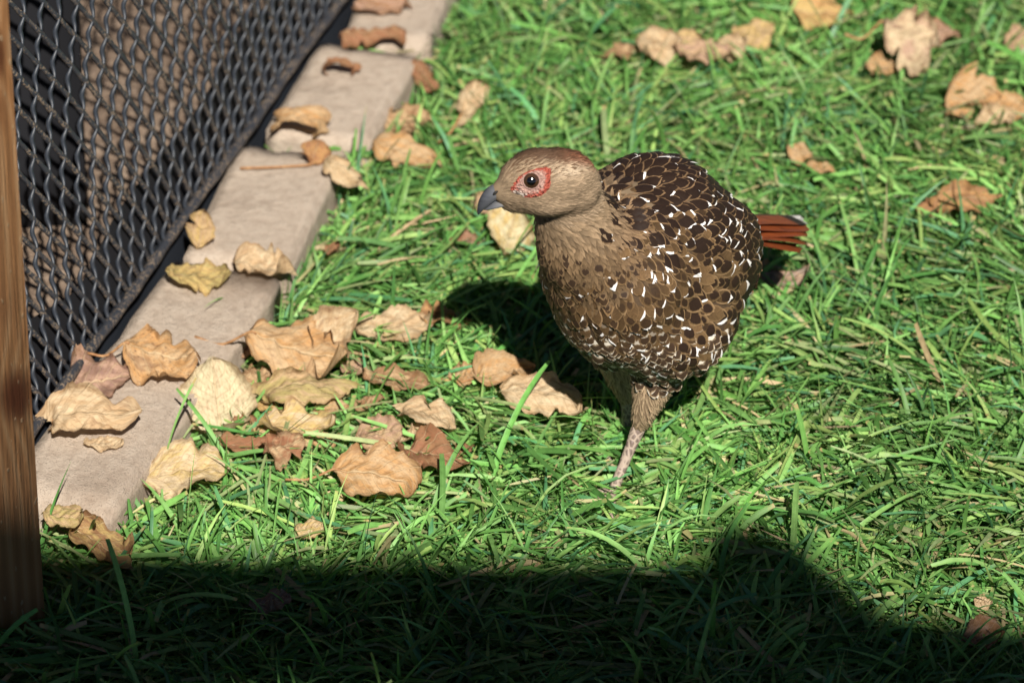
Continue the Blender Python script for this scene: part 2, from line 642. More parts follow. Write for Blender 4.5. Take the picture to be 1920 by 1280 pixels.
# ------------------------------------------------------------------ mesh fence
def fence():
    root = empty('mesh_fence', (RA.x, RA.y, 0))
    tag(root, 'black plastic diamond mesh fence with a dark bottom rod beside the kerb', 'fence')
    org = np.array([RA.x, RA.y, 0.0])
    rd = np.array(RDIR)
    rn = np.array(RNRM)
    S0, S1, H = -.09, 1.05, .62

    def surf(s, z):
        lean = .06 + .42 * (1 - np.clip((s + .05) / .42, 0, 1)) ** 1.5
        zz = np.clip(z, 0, None)
        off = lean * (zz ** 1.25) * 1.1 + .010 * np.sin(s * 9 + 1) * np.clip(zz / .1, 0, 1)
        base = np.array([RA.x, RA.y, ROD_Z - .004])[None, :] + np.outer(s, rd)
        p = base + np.outer(-off, np.array([1.0, -.12, 0]))
        p[:, 2] += z
        return p

    p_ = .0195          # pitch along the rod
    m_ = .60            # slope of the strands
    ph = 0
    for fam in (1, -1):
        lo = S0 - (m_ * H if fam < 0 else 0) - (m_ * H if fam > 0 else 0)
        i0, i1 = int(math.floor((S0 - m_ * H) / p_)), int(math.ceil((S1 + m_ * H) / p_))
        for i in range(i0, i1 + 1):
            c = i * p_
            # z so that s = c - fam*m*z stays inside
            dz = .0026
            z = np.arange(-.002, H, dz)
            s = c - fam * m_ * z
            k = (s > S0) & (s < S1)
            if k.sum() < 8:
                continue
            z, s = z[k], s[k]
            P = surf(s, z)
            # node phase: crossings every p/(2m) in z
            q = ((z * m_ * 2 / p_) + i) % 2.0 if False else (2 * m_ * z / p_ + (0 if fam > 0 else 0)) % 1.0
            belly = np.sin(np.pi * q) ** 1.2
            if fam < 0:       # rising strands: slim at the crossings, lens-shaped between
                r = .0008 + .0009 * belly
            else:             # falling strands: continuous and knobbly with mud
                r = .00165 + .00045 * (1 - belly) + .0004 * np.array([mnoise.noise(Vector((a * 400, i * 3.1, 0))) for a in z])
            # strands weave a little
            P = P + np.outer((.0011 if fam < 0 else 0) * np.cos(2 * np.pi * q), rn)
            if fam < 0:
                P = P + np.outer(.0012 * np.sin(2 * np.pi * q), rd)
            P = P - org
            V, F = tube(P, r, 6)
            o = link('strand', py_mesh('strand', V, F), M['mesh'] if fam < 0 else M['mesh_dirt'], root)
    # bottom rod
    ss = np.linspace(S0, S1, 120)
    P = np.array([RA.x, RA.y, ROD_Z])[None, :] + np.outer(ss, rd) - org
    P[:, 2] += .0012 * np.sin(ss * 31) - .0008
    V, F = tube(P + np.outer(np.full(len(ss), .002), rn), .0034 + .0003 * np.sin(ss * 170), 10)
    link('bottom_rod', py_mesh('bottom_rod', V, F), M['mesh_dirt'], root)
    # black sheet standing in for the shade behind the foot of the mesh
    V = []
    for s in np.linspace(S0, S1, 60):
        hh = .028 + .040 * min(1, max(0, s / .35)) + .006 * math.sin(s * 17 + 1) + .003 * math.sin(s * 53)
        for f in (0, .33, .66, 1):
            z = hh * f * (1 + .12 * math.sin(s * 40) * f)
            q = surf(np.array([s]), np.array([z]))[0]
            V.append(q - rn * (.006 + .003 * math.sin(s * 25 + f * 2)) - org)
    link('foot_shade_sheet', np_mesh('foot_shade_sheet', V, grid_quads(60, 4)), M['sheet'], root)
    # black hem strip under the rod
    V = []
    for s in np.linspace(S0, S1, 60):
        for (dn, dz) in ((-.003, .0), (-.001, -.018), (-.0015, -.044)):
            p = np.array([RA.x, RA.y, ROD_Z]) + rd * s + rn * (dn + .0015 * math.sin(s * 60)) + np.array([0, 0, dz]) - org
            V.append(p)
    link('hem_strip', np_mesh('hem_strip', V, grid_quads(60, 3)), M['mesh'], root)


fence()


def dark_stand_in():  # added board, coloured black so the strip beside the post stays dark in sun
    c = G(48, 640, .0) + Vector((-.012, .14, 0))
    bm = bmesh.new()
    bmesh.ops.create_cube(bm, size=1)
    bmesh.ops.scale(bm, vec=(.085, .022, .9), verts=bm.verts)
    bmesh.ops.bevel(bm, geom=list(bm.edges), offset=.003, segments=2, affect='EDGES')
    bmesh.ops.subdivide_edges(bm, edges=[e for e in bm.edges if e.calc_length() > .3], cuts=14, use_grid_fill=True)
    for v in bm.verts:
        v.co.x += .002 * mnoise.noise(Vector((v.co.z * 9, 1, 0)))
        v.co.z += .45
    me = bpy.data.meshes.new('stand_in_board')
    bm.to_mesh(me)
    bm.free()
    o = link('stand_in_board', me, M['sheet'])
    o.location = (c.x, c.y, -.01)
    tag(o, 'added black board standing in for the dark strip behind the mesh, beside the wooden post', 'board')


dark_stand_in()

# ------------------------------------------------------------------ wooden post in view, with an added unseen roof for the foreground shadow
def beam_mesh(name, sx, sy, sz, bev=.003):
    bm = bmesh.new()
    bmesh.ops.create_cube(bm, size=1)
    bmesh.ops.scale(bm, vec=(sx, sy, sz), verts=bm.verts)
    bmesh.ops.bevel(bm, geom=list(bm.edges), offset=bev, segments=3, affect='EDGES')
    me = bpy.data.meshes.new(name)
    bm.to_mesh(me)
    bm.free()
    return me


def post_and_shade_roof():
    base = G(62, 1236, 0)
    root = empty('wooden_post_with_shade_roof', (base.x - .045, base.y + .045, 0))
    tag(root, 'orange-brown knotty wooden post at the left edge, in front of the mesh, with an added unseen roof that casts shade', 'wooden post')
    ob = root.location
    # the post, leaning very slightly
    me = beam_mesh('post', .09, .09, 2.12, .0045)
    for v in me.vertices:
        v.co.z += 1.06 - .05
    o = link('post', me, M['wood'], root)
    o.rotation_euler = (0, R(-.35), R(11))
    # made-up unseen roof above the camera, outlined to cast the lawn shadow
    ZR = 2.10

    def up(px, py):              # where the sun ray through a lawn point meets roof height
        g = G(px, py, .034)
        k = (ZR - g.z) / SUNV.z
        return g + SUNV * k
    def boards(poly_px, name):
        pass
    cross = [(-260, 995), (1330, 1030)]
    a, b = up(*cross[0]), up(*cross[1])
    L = (b - a).length
    me = beam_mesh('shade_beam', L, .125, .03)
    o = link('shade_beam', me, M['shade_wood'], root)
    c = (a + b) / 2 + Vector((0, -.0625, 0))
    o.location = c - Vector(ob) + Vector((0, 0, -.018))
    o.rotation_euler = (0, 0, math.atan2((b - a).y, (b - a).x))
    # added rail joining the post top to the shadow-casting beam
    pt = Vector((ob.x - .03, ob.y, ZR))
    me = beam_mesh('added_rail', .045, abs(c.y - pt.y) + .9, .07)
    o = link('added_rail', me, M['shade_wood'], root)
    o.location = Vector((ob.x - .09, (c.y + pt.y) / 2 - .35, ZR - .09)) - Vector(ob)
    # added boards: slanted ends shape the shadow, long backs block sky light
    ends = [((-3400, 1100), (-2400, 1105)), ((-2390, 1100), (-1500, 1105)), ((-1490, 1100), (-710, 1105)), ((-700, 1100), (-480, 1105)), ((-475, 1110), (-255, 1100)), ((-250, 1060), (-30, 1075)), ((-25, 1090), (225, 1080)),
            ((230, 1120), (455, 1110)), ((800, 1130), (1060, 1120)), ((1065, 1110), (1318, 1105)),
            ((1322, 1030), (1400, 1004)), ((1402, 1003), (1470, 1012)), ((1472, 1014), (1655, 1150)),
            ((1658, 1170), (1900, 1196)), ((1905, 1200), (2160, 1205)), ((2165, 1195), (2420, 1205)), ((2430, 1190), (3200, 1200)), ((3210, 1195), (4100, 1200)), ((4110, 1195), (5200, 1200))]
    for (p, q) in ends:
        a, b = up(*p), up(*q)
        a, b = a - Vector(ob), b - Vector(ob)
        back = -3.6
        za, zb = .004, .022
        V = [(a.x, a.y, a.z + za), (b.x, b.y, b.z + za), (b.x, a.y + back, b.z + za), (a.x, a.y + back, a.z + za)]
        V += [(x, y, z + zb - za) for (x, y, z) in V]
        F = [(0, 3, 2, 1), (4, 5, 6, 7), (0, 1, 5, 4), (1, 2, 6, 5), (2, 3, 7, 6), (3, 0, 4, 7)]
        link('shade_board', py_mesh('shade_board', V, F), M['shade_wood'], root, smooth=False)


post_and_shade_roof()

# ------------------------------------------------------------------ fallen leaves
TAN = (.53, .365, .205); CREAM = (.63, .55, .345); YEL = (.55, .39, .15); BRN = (.30, .155, .075); RED = (.31, .135, .07)
ORG = (.50, .275, .11); PUR = (.28, .165, .125); PALE = (.62, .48, .305); OLV = (.40, .325, .125); GRY = (.30, .24, .19); PNK = (.44, .275, .195)
# px, py, length mm, width mm, yaw deg, tilt to camera, roll, curl across, curl along, lift z, colour, colour 2, spots, outline, label
LV = [
 (700, 66, 42, 24, 4, 5, 0, 2.9, .3, 'k', RED, BRN, .4, 'strip', 'reddish brown rolled leaf lying across the far kerb block'),
 (640, 126, 25, 14, -5, 6, 5, 2.6, -.8, 'k', BRN, RED, .6, 'rag', 'small shrivelled dark brown leaf alone on the kerb'),
 (563, 232, 41, 21, -6, 14, 0, .9, -1.5, 'k', TAN, ORG, .3, 'strip', 'arched tan leaf strip beside the fence, middle of the kerb'),
 (592, 284, 19, 20, 70, 40, 12, .8, .4, 'k', ORG, RED, .25, 'oval', 'upright orange half leaf with a long thin stem on the kerb'),
 (650, 322, 36, 17, -38, 30, -10, 1.5, .6, 'k', TAN, PALE, .2, 'poplar', 'twisted tan leaf hanging over the kerb edge beside the orange one'),
 (376, 428, 27, 18, 82, 40, 0, .8, .3, 'k', TAN, YEL, .3, 'oval', 'narrow tan leaf leaning on the fence rod'),
 (372, 515, 44, 34, 6, 12, 8, 1.2, .5, 'k', OLV, YEL, .9, 'rag', 'ragged yellow-olive leaf with brown blotches, middle of the nearest kerb block'),
 (497, 487, 40, 32, -15, 12, -8, .9, .3, 'k', TAN, PALE, .3, 'oval', 'tan leaf at the joint of the two nearest kerb blocks'),
 (303, 667, 48, 44, -12, 20, 4, 1.0, .4, 'k', ORG, TAN, 1.0, 'rag', 'tan triangular leaf freckled with dark spots on the near kerb'),
 (190, 700, 42, 44, 20, 14, -5, .6, .3, 'k', PUR, PNK, .8, 'poplar', 'purplish brown leaf with a small hole against the fence rod'),
 (166, 772, 54, 40, 0, 26, 0, .9, -.7, 'k', TAN, PALE, .2, 'rag', 'big curled tan leaf with a thick stem beside the post'),
 (194, 829, 26, 12, 6, 12, 0, .8, .4, 'k', PALE, TAN, .4, 'oval', 'smallest pale leaf on the near end of the kerb'),
 (406, 745, 54, 46, 98, 38, 6, .6, .3, 'e', CREAM, PALE, .35, 'oval', 'large pale cream-green leaf leaning on the kerb edge'),
 (345, 884, 50, 40, 8, 26, -6, 1.0, -.5, 'e', PALE, YEL, .3, 'rag', 'pale tan leaf with a notch at the foot of the near kerb block'),
 (118, 962, 30, 20, -8, 20, 0, 1.1, .5, 'k', OLV, TAN, .6, 'oval', 'olive yellow leaf at the near end of the kerb by the post'),
 (190, 1012, 50, 26, -42, 12, 0, 2.4, .4, 'g', BRN, YEL, .8, 'strip', 'rolled spotted brown leaf at the kerb end, half in shadow'),
 (556, 655, 66, 58, -14, 24, 5, 1.0, .35, 'g', TAN, ORG, .4, 'rag', 'largest brown-tan leaf in the heap beside the kerb corner'),
 (625, 617, 40, 30, 40, 34, 0, .8, .3, 'h', TAN, PALE, .6, 'poplar', 'pointed tan leaf standing up behind the largest heap leaf'),
 (736, 603, 50, 30, 2, 18, 0, .9, .3, 'g', TAN, PALE, .3, 'oval', 'long tan leaf lying behind the heap'),
 (836, 596, 31, 20, -6, 18, 6, .8, -.4, 'g', ORG, BRN, .3, 'poplar', 'brownish pointed leaf touching the long tan leaf, near the bird shadow'),
 (572, 728, 56, 30, 4, 14, 0, 1.6, -.9, 'g', OLV, TAN, .6, 'rag', 'crumpled yellow-brown leaf in front of the largest heap leaf'),
 (742, 706, 44, 20, -14, 12, 0, 1.5, .3, 'g', BRN, TAN, .6, 'oval', 'narrow brown leaf half sunk in grass, centre of the heap'),
 (869, 700, 19, 16, 0, 16, 0, .6, .2, 'g', TAN, ORG, .2, 'oval', 'small round tan leaf left of the leaf under the bird shadow'),
 (945, 696, 36, 25, 12, 26, 0, .9, -.3, 'g', TAN, ORG, .2, 'poplar', 'tan folded leaf at the edge of the bird shadow'),
 (1022, 747, 54, 34, -12, 22, 4, .8, -.5, 'g', PALE, TAN, .35, 'rag', 'pale tan jagged leaf nearest to the bird legs'),
 (798, 782, 38, 24, -16, 20, 6, 1.4, -.8, 'g', TAN, PALE, .3, 'rag', 'shrivelled pale tan leaf behind the red-brown one'),
 (711, 811, 29, 28, 10, 30, 0, .7, .2, 'g', PNK, TAN, .7, 'oval', 'round pinkish brown leaf with grey specks'),
 (815, 840, 36, 30, -20, 22, 0, .9, -.5, 'g', RED, BRN, .6, 'poplar', 'dark red-brown leaf with a curled edge, right end of the heap'),
 (530, 845, 30, 28, 30, 30, 8, 1.2, .6, 'g', RED, TAN, .3, 'rag', 'upright curled brown leaf near the kerb foot'),
 (470, 838, 40, 15, -3, 8, 0, .9, .2, 'g', RED, BRN, .4, 'strip', 'flat dark red-brown leaf strip left of the upright curled leaf'),
 (706, 893, 50, 40, -10, 22, 0, 1.1, -.5, 'g', ORG, TAN, .35, 'oval', 'orange-brown curled leaf nearest to the camera in the heap'),
 (556, 792, 50, 30, 3, 12, 0, .8, .3, 'g', YEL, PALE, .3, 'rag', 'yellow leaf pieces under the crumpled leaf of the heap'),
 (582, 987, 18, 12, 6, 22, 0, .7, .3, 'g', YEL, PALE, .1, 'oval', 'tiny yellow leaf alone in the grass in front of the heap'),
 (762, 225, 36, 26, -10, 18, 0, .9, .4, 'g', TAN, BRN, .4, 'rag', 'brownish tan leaf in the grass beside the third kerb block'),
 (764, 292, 44, 30, -16, 24, 0, .9, .3, 'g', TAN, ORG, .2, 'rag', 'broad tan leaf in the grass beside the kerb, left of the bird head'),
 (886, 186, 40, 19, 66, 30, 14, 1.8, .6, 'g', TAN, PALE, .2, 'strip', 'rolled tan leaf standing alone in the grass above the bird head'),
 (796, 142, 30, 17, -66, 20, 0, 1.6, .4, 'g', BRN, RED, .4, 'strip', 'brown rolled leaf down the side of the kerb near the top'),
 (958, 428, 33, 32, 76, 46, 0, .5, .2, 'g', CREAM, YEL, .2, 'oval', 'cream-yellow round leaf with two dark dots behind the bird throat'),
 (924, 378, 25, 20, 20, 26, 0, .7, .2, 'g', TAN, PNK, .2, 'oval', 'tan leaf partly hidden behind the beak'),
 (871, 448, 20, 12, 4, 12, 0, .9, .3, 'g', RED, PNK, .3, 'rag', 'small reddish brown leaf left of the cream round leaf'),
 (1236, 92, 30, 32, 24, 26, 0, .7, .3, 'g', TAN, PALE, .1, 'poplar', 'pale tan leaf, leftmost of the row at the top of the lawn'),
 (1322, 100, 44, 28, -10, 20, 0, .8, .3, 'g', PNK, TAN, .4, 'rag', 'pinkish tan leaf in the middle of the row at the top of the lawn'),
 (1412, 66, 32, 26, 28, 26, 0, .7, .3, 'g', YEL, TAN, .1, 'oval', 'yellow-tan leaf, right end of the row at the top of the lawn'),
 (1542, 14, 44, 30, -3, 24, 0, .5, .2, 'g', YEL, ORG, .1, 'poplar', 'yellow-tan leaf cut by the top edge of the picture'),
 (1708, 78, 44, 46, -18, 26, 0, .8, .4, 'g', PALE, PNK, .4, 'rag', 'large pale brown leaf at the upper right with a yellow stem'),
 (1826, 168, 38, 38, -22, 26, 0, .8, .3, 'g', TAN, ORG, .2, 'poplar', 'tan leaf below the large pale one at the upper right'),
 (1886, 200, 34, 24, 5, 20, 0, .8, .2, 'g', ORG, TAN, .2, 'oval', 'orange-tan leaf at the right edge beside another tan leaf'),
 (1916, 78, 22, 24, 0, 30, 0, .7, .2, 'g', TAN, PNK, .2, 'oval', 'tan leaf cut by the right edge near the top'),
 (1499, 285, 19, 17, -20, 26, 0, .7, .3, 'g', TAN, ORG, .1, 'oval', 'small round tan leaf in the grass above the tail'),
 (1537, 316, 20, 11, 3, 14, 0, .7, .3, 'g', ORG, TAN, .1, 'oval', 'small flat orange-tan leaf just above the bird tail'),
 (1812, 376, 38, 24, 8, 20, 0, 1.5, -.6, 'g', ORG, BRN, .3, 'rag', 'curled golden brown leaf in the grass right of the tail'),
 (1738, 388, 16, 14, 40, 30, 0, 1.2, .3, 'g', RED, ORG, .3, 'rag', 'small brown leaf left of the curled golden brown leaf'),
 (1462, 505, 40, 24, -6, 16, 0, .6, .2, 'g', GRY, PNK, .2, 'oval', 'greyish leaf with a lit tip in the grass under the tail'),
 (1846, 1184, 26, 20, 14, 26, 0, 1.0, .3, 'g', BRN, PNK, .2, 'oval', 'brown curled leaf at the lower right beside the big shadow'),
 (1843, 1130, 12, 10, -10, 26, 0, .6, .2, 'g', TAN, PALE, .1, 'oval', 'tiny tan leaf above the brown curled leaf at the lower right'),
 (716, 3, 40, 20, 2, 10, 0, 1.6, .4, 'k', PNK, BRN, .3, 'strip', 'pinkish brown leaf on the kerb at the top edge of the picture'),
 (506, 1126, 26, 16, 12, 14, 0, .9, .3, 'g', PUR, GRY, .3, 'rag', 'purplish leaf lying in the dark shadow at the bottom'),
 (1152, 97, 28, 20, 5, 14, 0, .9, .3, 'g', BRN, TAN, .4, 'rag', 'dull brown leaf sunk in the grass left of the top row'),
 (622, 462, 16, 9, 60, 20, 0, 1.0, .3, 'g', BRN, RED, .3, 'oval', 'small brown leaf in the grass beside the second kerb block'),
]
FRAG = [(482, 700, 22, 15, 20, TAN, BRN, 'tan scrap right of the pale cream-green leaf'), (520, 765, 26, 14, -8, YEL, ORG, 'yellow-orange scrap right below the pale cream-green leaf'),
        (622, 762, 24, 15, 12, TAN, ORG, 'orange-tan scrap below the right end of the crumpled yellow-brown leaf'), (668, 690, 22, 13, -20, PNK, TAN, 'pinkish scrap at the right end of the largest heap leaf'),
        (455, 792, 20, 14, 5, BRN, RED, 'dark brown scrap just above the flat red-brown strip'), (604, 822, 26, 13, -4, ORG, TAN, 'orange scrap right of the upright curled brown leaf'),
        (772, 812, 20, 12, 30, PALE, TAN, 'pale scrap between the round pinkish leaf and the red-brown leaf'), (690, 752, 22, 11, 8, BRN, TAN, 'brown scrap in the grass above the round pinkish leaf'),
        (505, 812, 24, 12, -12, TAN, YEL, 'tan-yellow scrap left above the upright curled brown leaf'), (545, 690, 26, 12, 4, TAN, ORG, 'orange-tan scrap peeping out below the largest heap leaf'),
        (872, 842, 16, 10, 40, BRN, RED, 'tiny dark scrap at the right tip of the red-brown leaf'), (470, 650, 22, 14, 0, PNK, BRN, 'pinkish brown scrap beside the far corner of the near kerb block')]
for (fx, fy, fl_, fw_, fyw, fa_, fb_, lb_) in FRAG:
    LV.append((fx, fy, fl_, fw_, fyw, 16, 0, 1.0, .4, 'l', fa_, fb_, .5, 'rag', lb_.replace('scrap', 'leaf scrap')))
FAR = [(1285, 78, 30, 24, -8, TAN, YEL, 'yellowish leaf overlapping the leftmost leaf of the top row'), (1372, 88, 26, 20, 14, PALE, TAN, 'pale leaf wedged between the middle and right leaves of the top row'),
       (1652, 122, 24, 18, 10, TAN, ORG, 'small tan leaf under the left side of the large pale leaf, upper right'), (1762, 62, 28, 20, -14, PNK, BRN, 'brownish leaf under the right side of the large pale leaf, upper right'),
       (1868, 218, 28, 16, 4, TAN, PALE, 'flat pale tan leaf below the orange-tan leaf at the right edge'), (1800, 205, 22, 16, 30, ORG, TAN, 'orange leaf tucked under the left of the upper right tan leaf')]
for (fx, fy, fl_, fw_, fyw, fa_, fb_, lb_) in FAR:
    LV.append((fx, fy, fl_, fw_, fyw, 22, 0, .9, .4, 'g', fa_, fb_, .3, 'rag', lb_))
leaf_foot = []


def half_width(x, kind, sd):
    x = np.clip(x, 0, 1)
    if kind == 'poplar':
        w = np.where(x < .3, np.sqrt(np.clip(1 - ((x - .3) / .3) ** 2, 0, 1)), np.cos(np.clip((x - .3) / .7, 0, 1) * math.pi / 2) ** .8)
    elif kind == 'strip':
        w = np.clip(np.minimum(x, 1 - x) / .08, 0, 1) ** .4 * (.85 + .15 * np.sin(x * 7 + sd))
    elif kind == 'rag':
        w = np.sin(np.clip(x, 0, 1) * math.pi) ** .55 * (.92 + .07 * np.sin(x * 7 + sd) + .04 * np.sin(x * 19 + 2 * sd))
    else:
        w = np.sin(np.clip(x ** .9, 0, 1) * math.pi) ** .6
    return w


def make_leaf(idx, px, py, L, W, yaw, tilt, roll, cw, cl, where, c1, c2, spots, kind, label):
    L, W = L / 1000, W / 1000
    sd = idx * 1.37
    nu, nv = 40, 25
    us = np.linspace(0, 1, nu)
    vs = np.linspace(-1, 1, nv)
    lr = random.Random(idx * 77 + 5)
    bites = [(lr.uniform(.12, .9), lr.uniform(.03, .10), lr.uniform(.25, .7), lr.choice((-1, 1))) for _ in range(lr.choice((1, 2, 3)) if kind == 'rag' else lr.choice((0, 1, 1)))]
    V = np.zeros((nu, nv, 3))
    par = np.zeros((nu, nv, 4))
    for i, u in enumerate(us):
        hw = half_width(np.array([u]), kind, sd)[0] * W / 2 + .0004
        for j, v in enumerate(vs):
            s = 1
            if abs(v) > .75:      # nibbled, toothed margin
                s += (.16 * mnoise.noise(Vector((u * 7, np.sign(v) * 5, sd))) + .11 * mnoise.noise(Vector((u * 26, np.sign(v) * 7, sd)))) * (abs(v) - .75) / .25
                if kind == 'rag':
                    b = mnoise.noise(Vector((u * 5, np.sign(v) * 11, sd * 2)))
                    if b > .12:
                        s -= (b - .12) * 1.5 * (abs(v) - .75) / .25
            for (bu, bw, bd, bs_) in bites:      # torn notches
                if np.sign(v) == bs_ and abs(u - bu) < bw:
                    s *= 1 - bd * (1 - abs(u - bu) / bw) * max(0, abs(v) - .2) / .8
            y = v * hw * s
            x = (u - .5) * L + (.03 * L * mnoise.noise(Vector((v * 4, sd, u * 3))) if 0 < i < nu - 1 else .05 * L * mnoise.noise(Vector((v * 5, sd, 9 * u))))
            z = 0
            # fold along the midrib, wrinkles between veins
            z += .26 * abs(y) * (1 if idx % 2 else -.5)
            rg = 1 - abs(mnoise.noise(Vector((x * 60 + 3, y * 60, sd)))) * 2.2
            z += .0030 * mnoise.noise(Vector((x * 42, y * 42, sd))) + .0014 * mnoise.noise(Vector((x * 130, y * 130, sd))) + .0007 * mnoise.noise(Vector((x * 290, y * 290, sd))) + .0026 * max(0, rg)
            # quilting between the side veins
            z += .0007 * math.sin((u - .32 * abs(v)) * 34) * (1 - abs(v)) * 1.2
            # margin curls up here and down there
            e = max(0.0, abs(v) - .45) / .55
            ec_ = mnoise.noise(Vector((u * 2.6, np.sign(v) * 3.3, sd * 1.7)))
            z += (ec_ * .9 + .12 + .35 * mnoise.noise(Vector((u * 7, np.sign(v) * 2.1, sd)))) * e * e * W * .46
            e2 = max(0.0, abs(u - .5) * 2 - .55) / .45
            z += mnoise.noise(Vector((np.sign(u - .5) * 4.4, v * .8, sd * 2.3))) * e2 * e2 * L * .34
            V[i, j] = (x, y, z)
            par[i, j] = (u, v, spots, (idx * .137) % 1)
    # curl across, growing towards the edges; direction alternates and differs between sides
    up = -1 if idx % 4 == 0 else 1
    if idx % 2:
        V[:, :, 0] += .16 * V[:, :, 1] * (1 if idx % 4 == 1 else -1)
    if abs(cw) > .05:
        kap = 2 * cw * (1 if kind == 'strip' else .55) / W
        loc = .65 + .5 * np.array([mnoise.noise(Vector((u * 2.2, sd, 4))) for u in us])[:, None]
        sidef = np.where(V[:, :, 1] > 0, 1.0, .55 if idx % 2 else 1.2)
        k = kap * loc * sidef
        y = V[:, :, 1]
        a = k * y
        rr = 1 / np.maximum(np.abs(k), 1e-3)
        newy = np.sin(np.clip(a, -2.8, 2.8)) * rr
        newz = (1 - np.cos(np.clip(a, -2.8, 2.8))) * rr
        V[:, :, 1] = newy
        V[:, :, 2] += up * newz * .8
    if abs(cl) > .05:
        k = 2 * cl / L
        x = V[:, :, 0].copy()
        z = V[:, :, 2].copy()
        a = k * x
        V[:, :, 0] = np.sin(a) / k - z * np.sin(a)
        V[:, :, 2] = (1 - np.cos(a)) / k + z * np.cos(a)
    tw = (random.random() - .5) * .5
    a = tw * (us - .5)[:, None]
    y, z = V[:, :, 1].copy(), V[:, :, 2].copy()
    V[:, :, 1] = y * np.cos(a) - z * np.sin(a)
    V[:, :, 2] = y * np.sin(a) + z * np.cos(a)
    rot = Matrix.Rotation(R(tilt), 4, 'X') @ Matrix.Rotation(R(roll), 4, 'Y') @ Matrix.Rotation(R(yaw), 4, 'Z')
    P = V.reshape(-1, 3) @ np.array(rot.to_3x3()).T
    P = P - (P.max(0) + P.min(0)) / 2
    zmin = P[:, 2].min()
    base = {'k': KTOP + .0008, 'g': .0185, 'l': .0155, 'h': .03, 'e': .014}[where]
    zc = base - zmin
    c = G(px, py, zc)
    P[:, 2] -= zmin
    me = np_mesh('fallen_leaf', P, grid_quads(nu, nv), {
        'lcol': np.tile((*c1, 1), (nu * nv, 1)), 'lcol2': np.tile((*c2, 1), (nu * nv, 1)), 'lpar': par.reshape(-1, 4)})
    o = link('fallen_leaf', me, M['leaf'])
    o.location = (c.x, c.y, base)
    tag(o, label, 'leaf', 'dry fallen leaves')
    if where != 'k':
        leaf_foot.append((c.x, c.y, max(.008, np.ptp(P[:, 0]) * .42), max(.006, np.ptp(P[:, 1]) * .42), base))
    # stem leaving the base end
    if idx in (3, 8, 10, 16, 23, 30, 35, 44):
        Q = P.reshape(nu, nv, 3)
        b = Q[0, nv // 2]
        d = Q[0, nv // 2] - Q[2, nv // 2]
        d = d / (np.linalg.norm(d) + 1e-9)
        ln = L * (.45 + .4 * random.random())
        if idx == 3:
            ln = .045; d = np.array([-1, -.15, -.1])
        side = np.array([-d[1], d[0], 0]) * (random.random() - .5) * .8
        pts = [Q[3, nv // 2], b, b + d * ln * .5 + side * ln * .2, b + d * ln + side * ln * .6]
        for q in pts[2:]:
            q[2] = max(q[2] * .5, .0012)
        path = catmull(np.array(pts), 12)
        V2, F2 = tube(path, np.linspace(.0007, .0009, 12), 6)
        link('stem', py_mesh('stem', V2, F2), M['stem'], o)


for i, row in enumerate(LV):
    make_leaf(i, *row)

# ------------------------------------------------------------------ the bird
FOOT = G(1170, 905, 0.004)
MM = .001


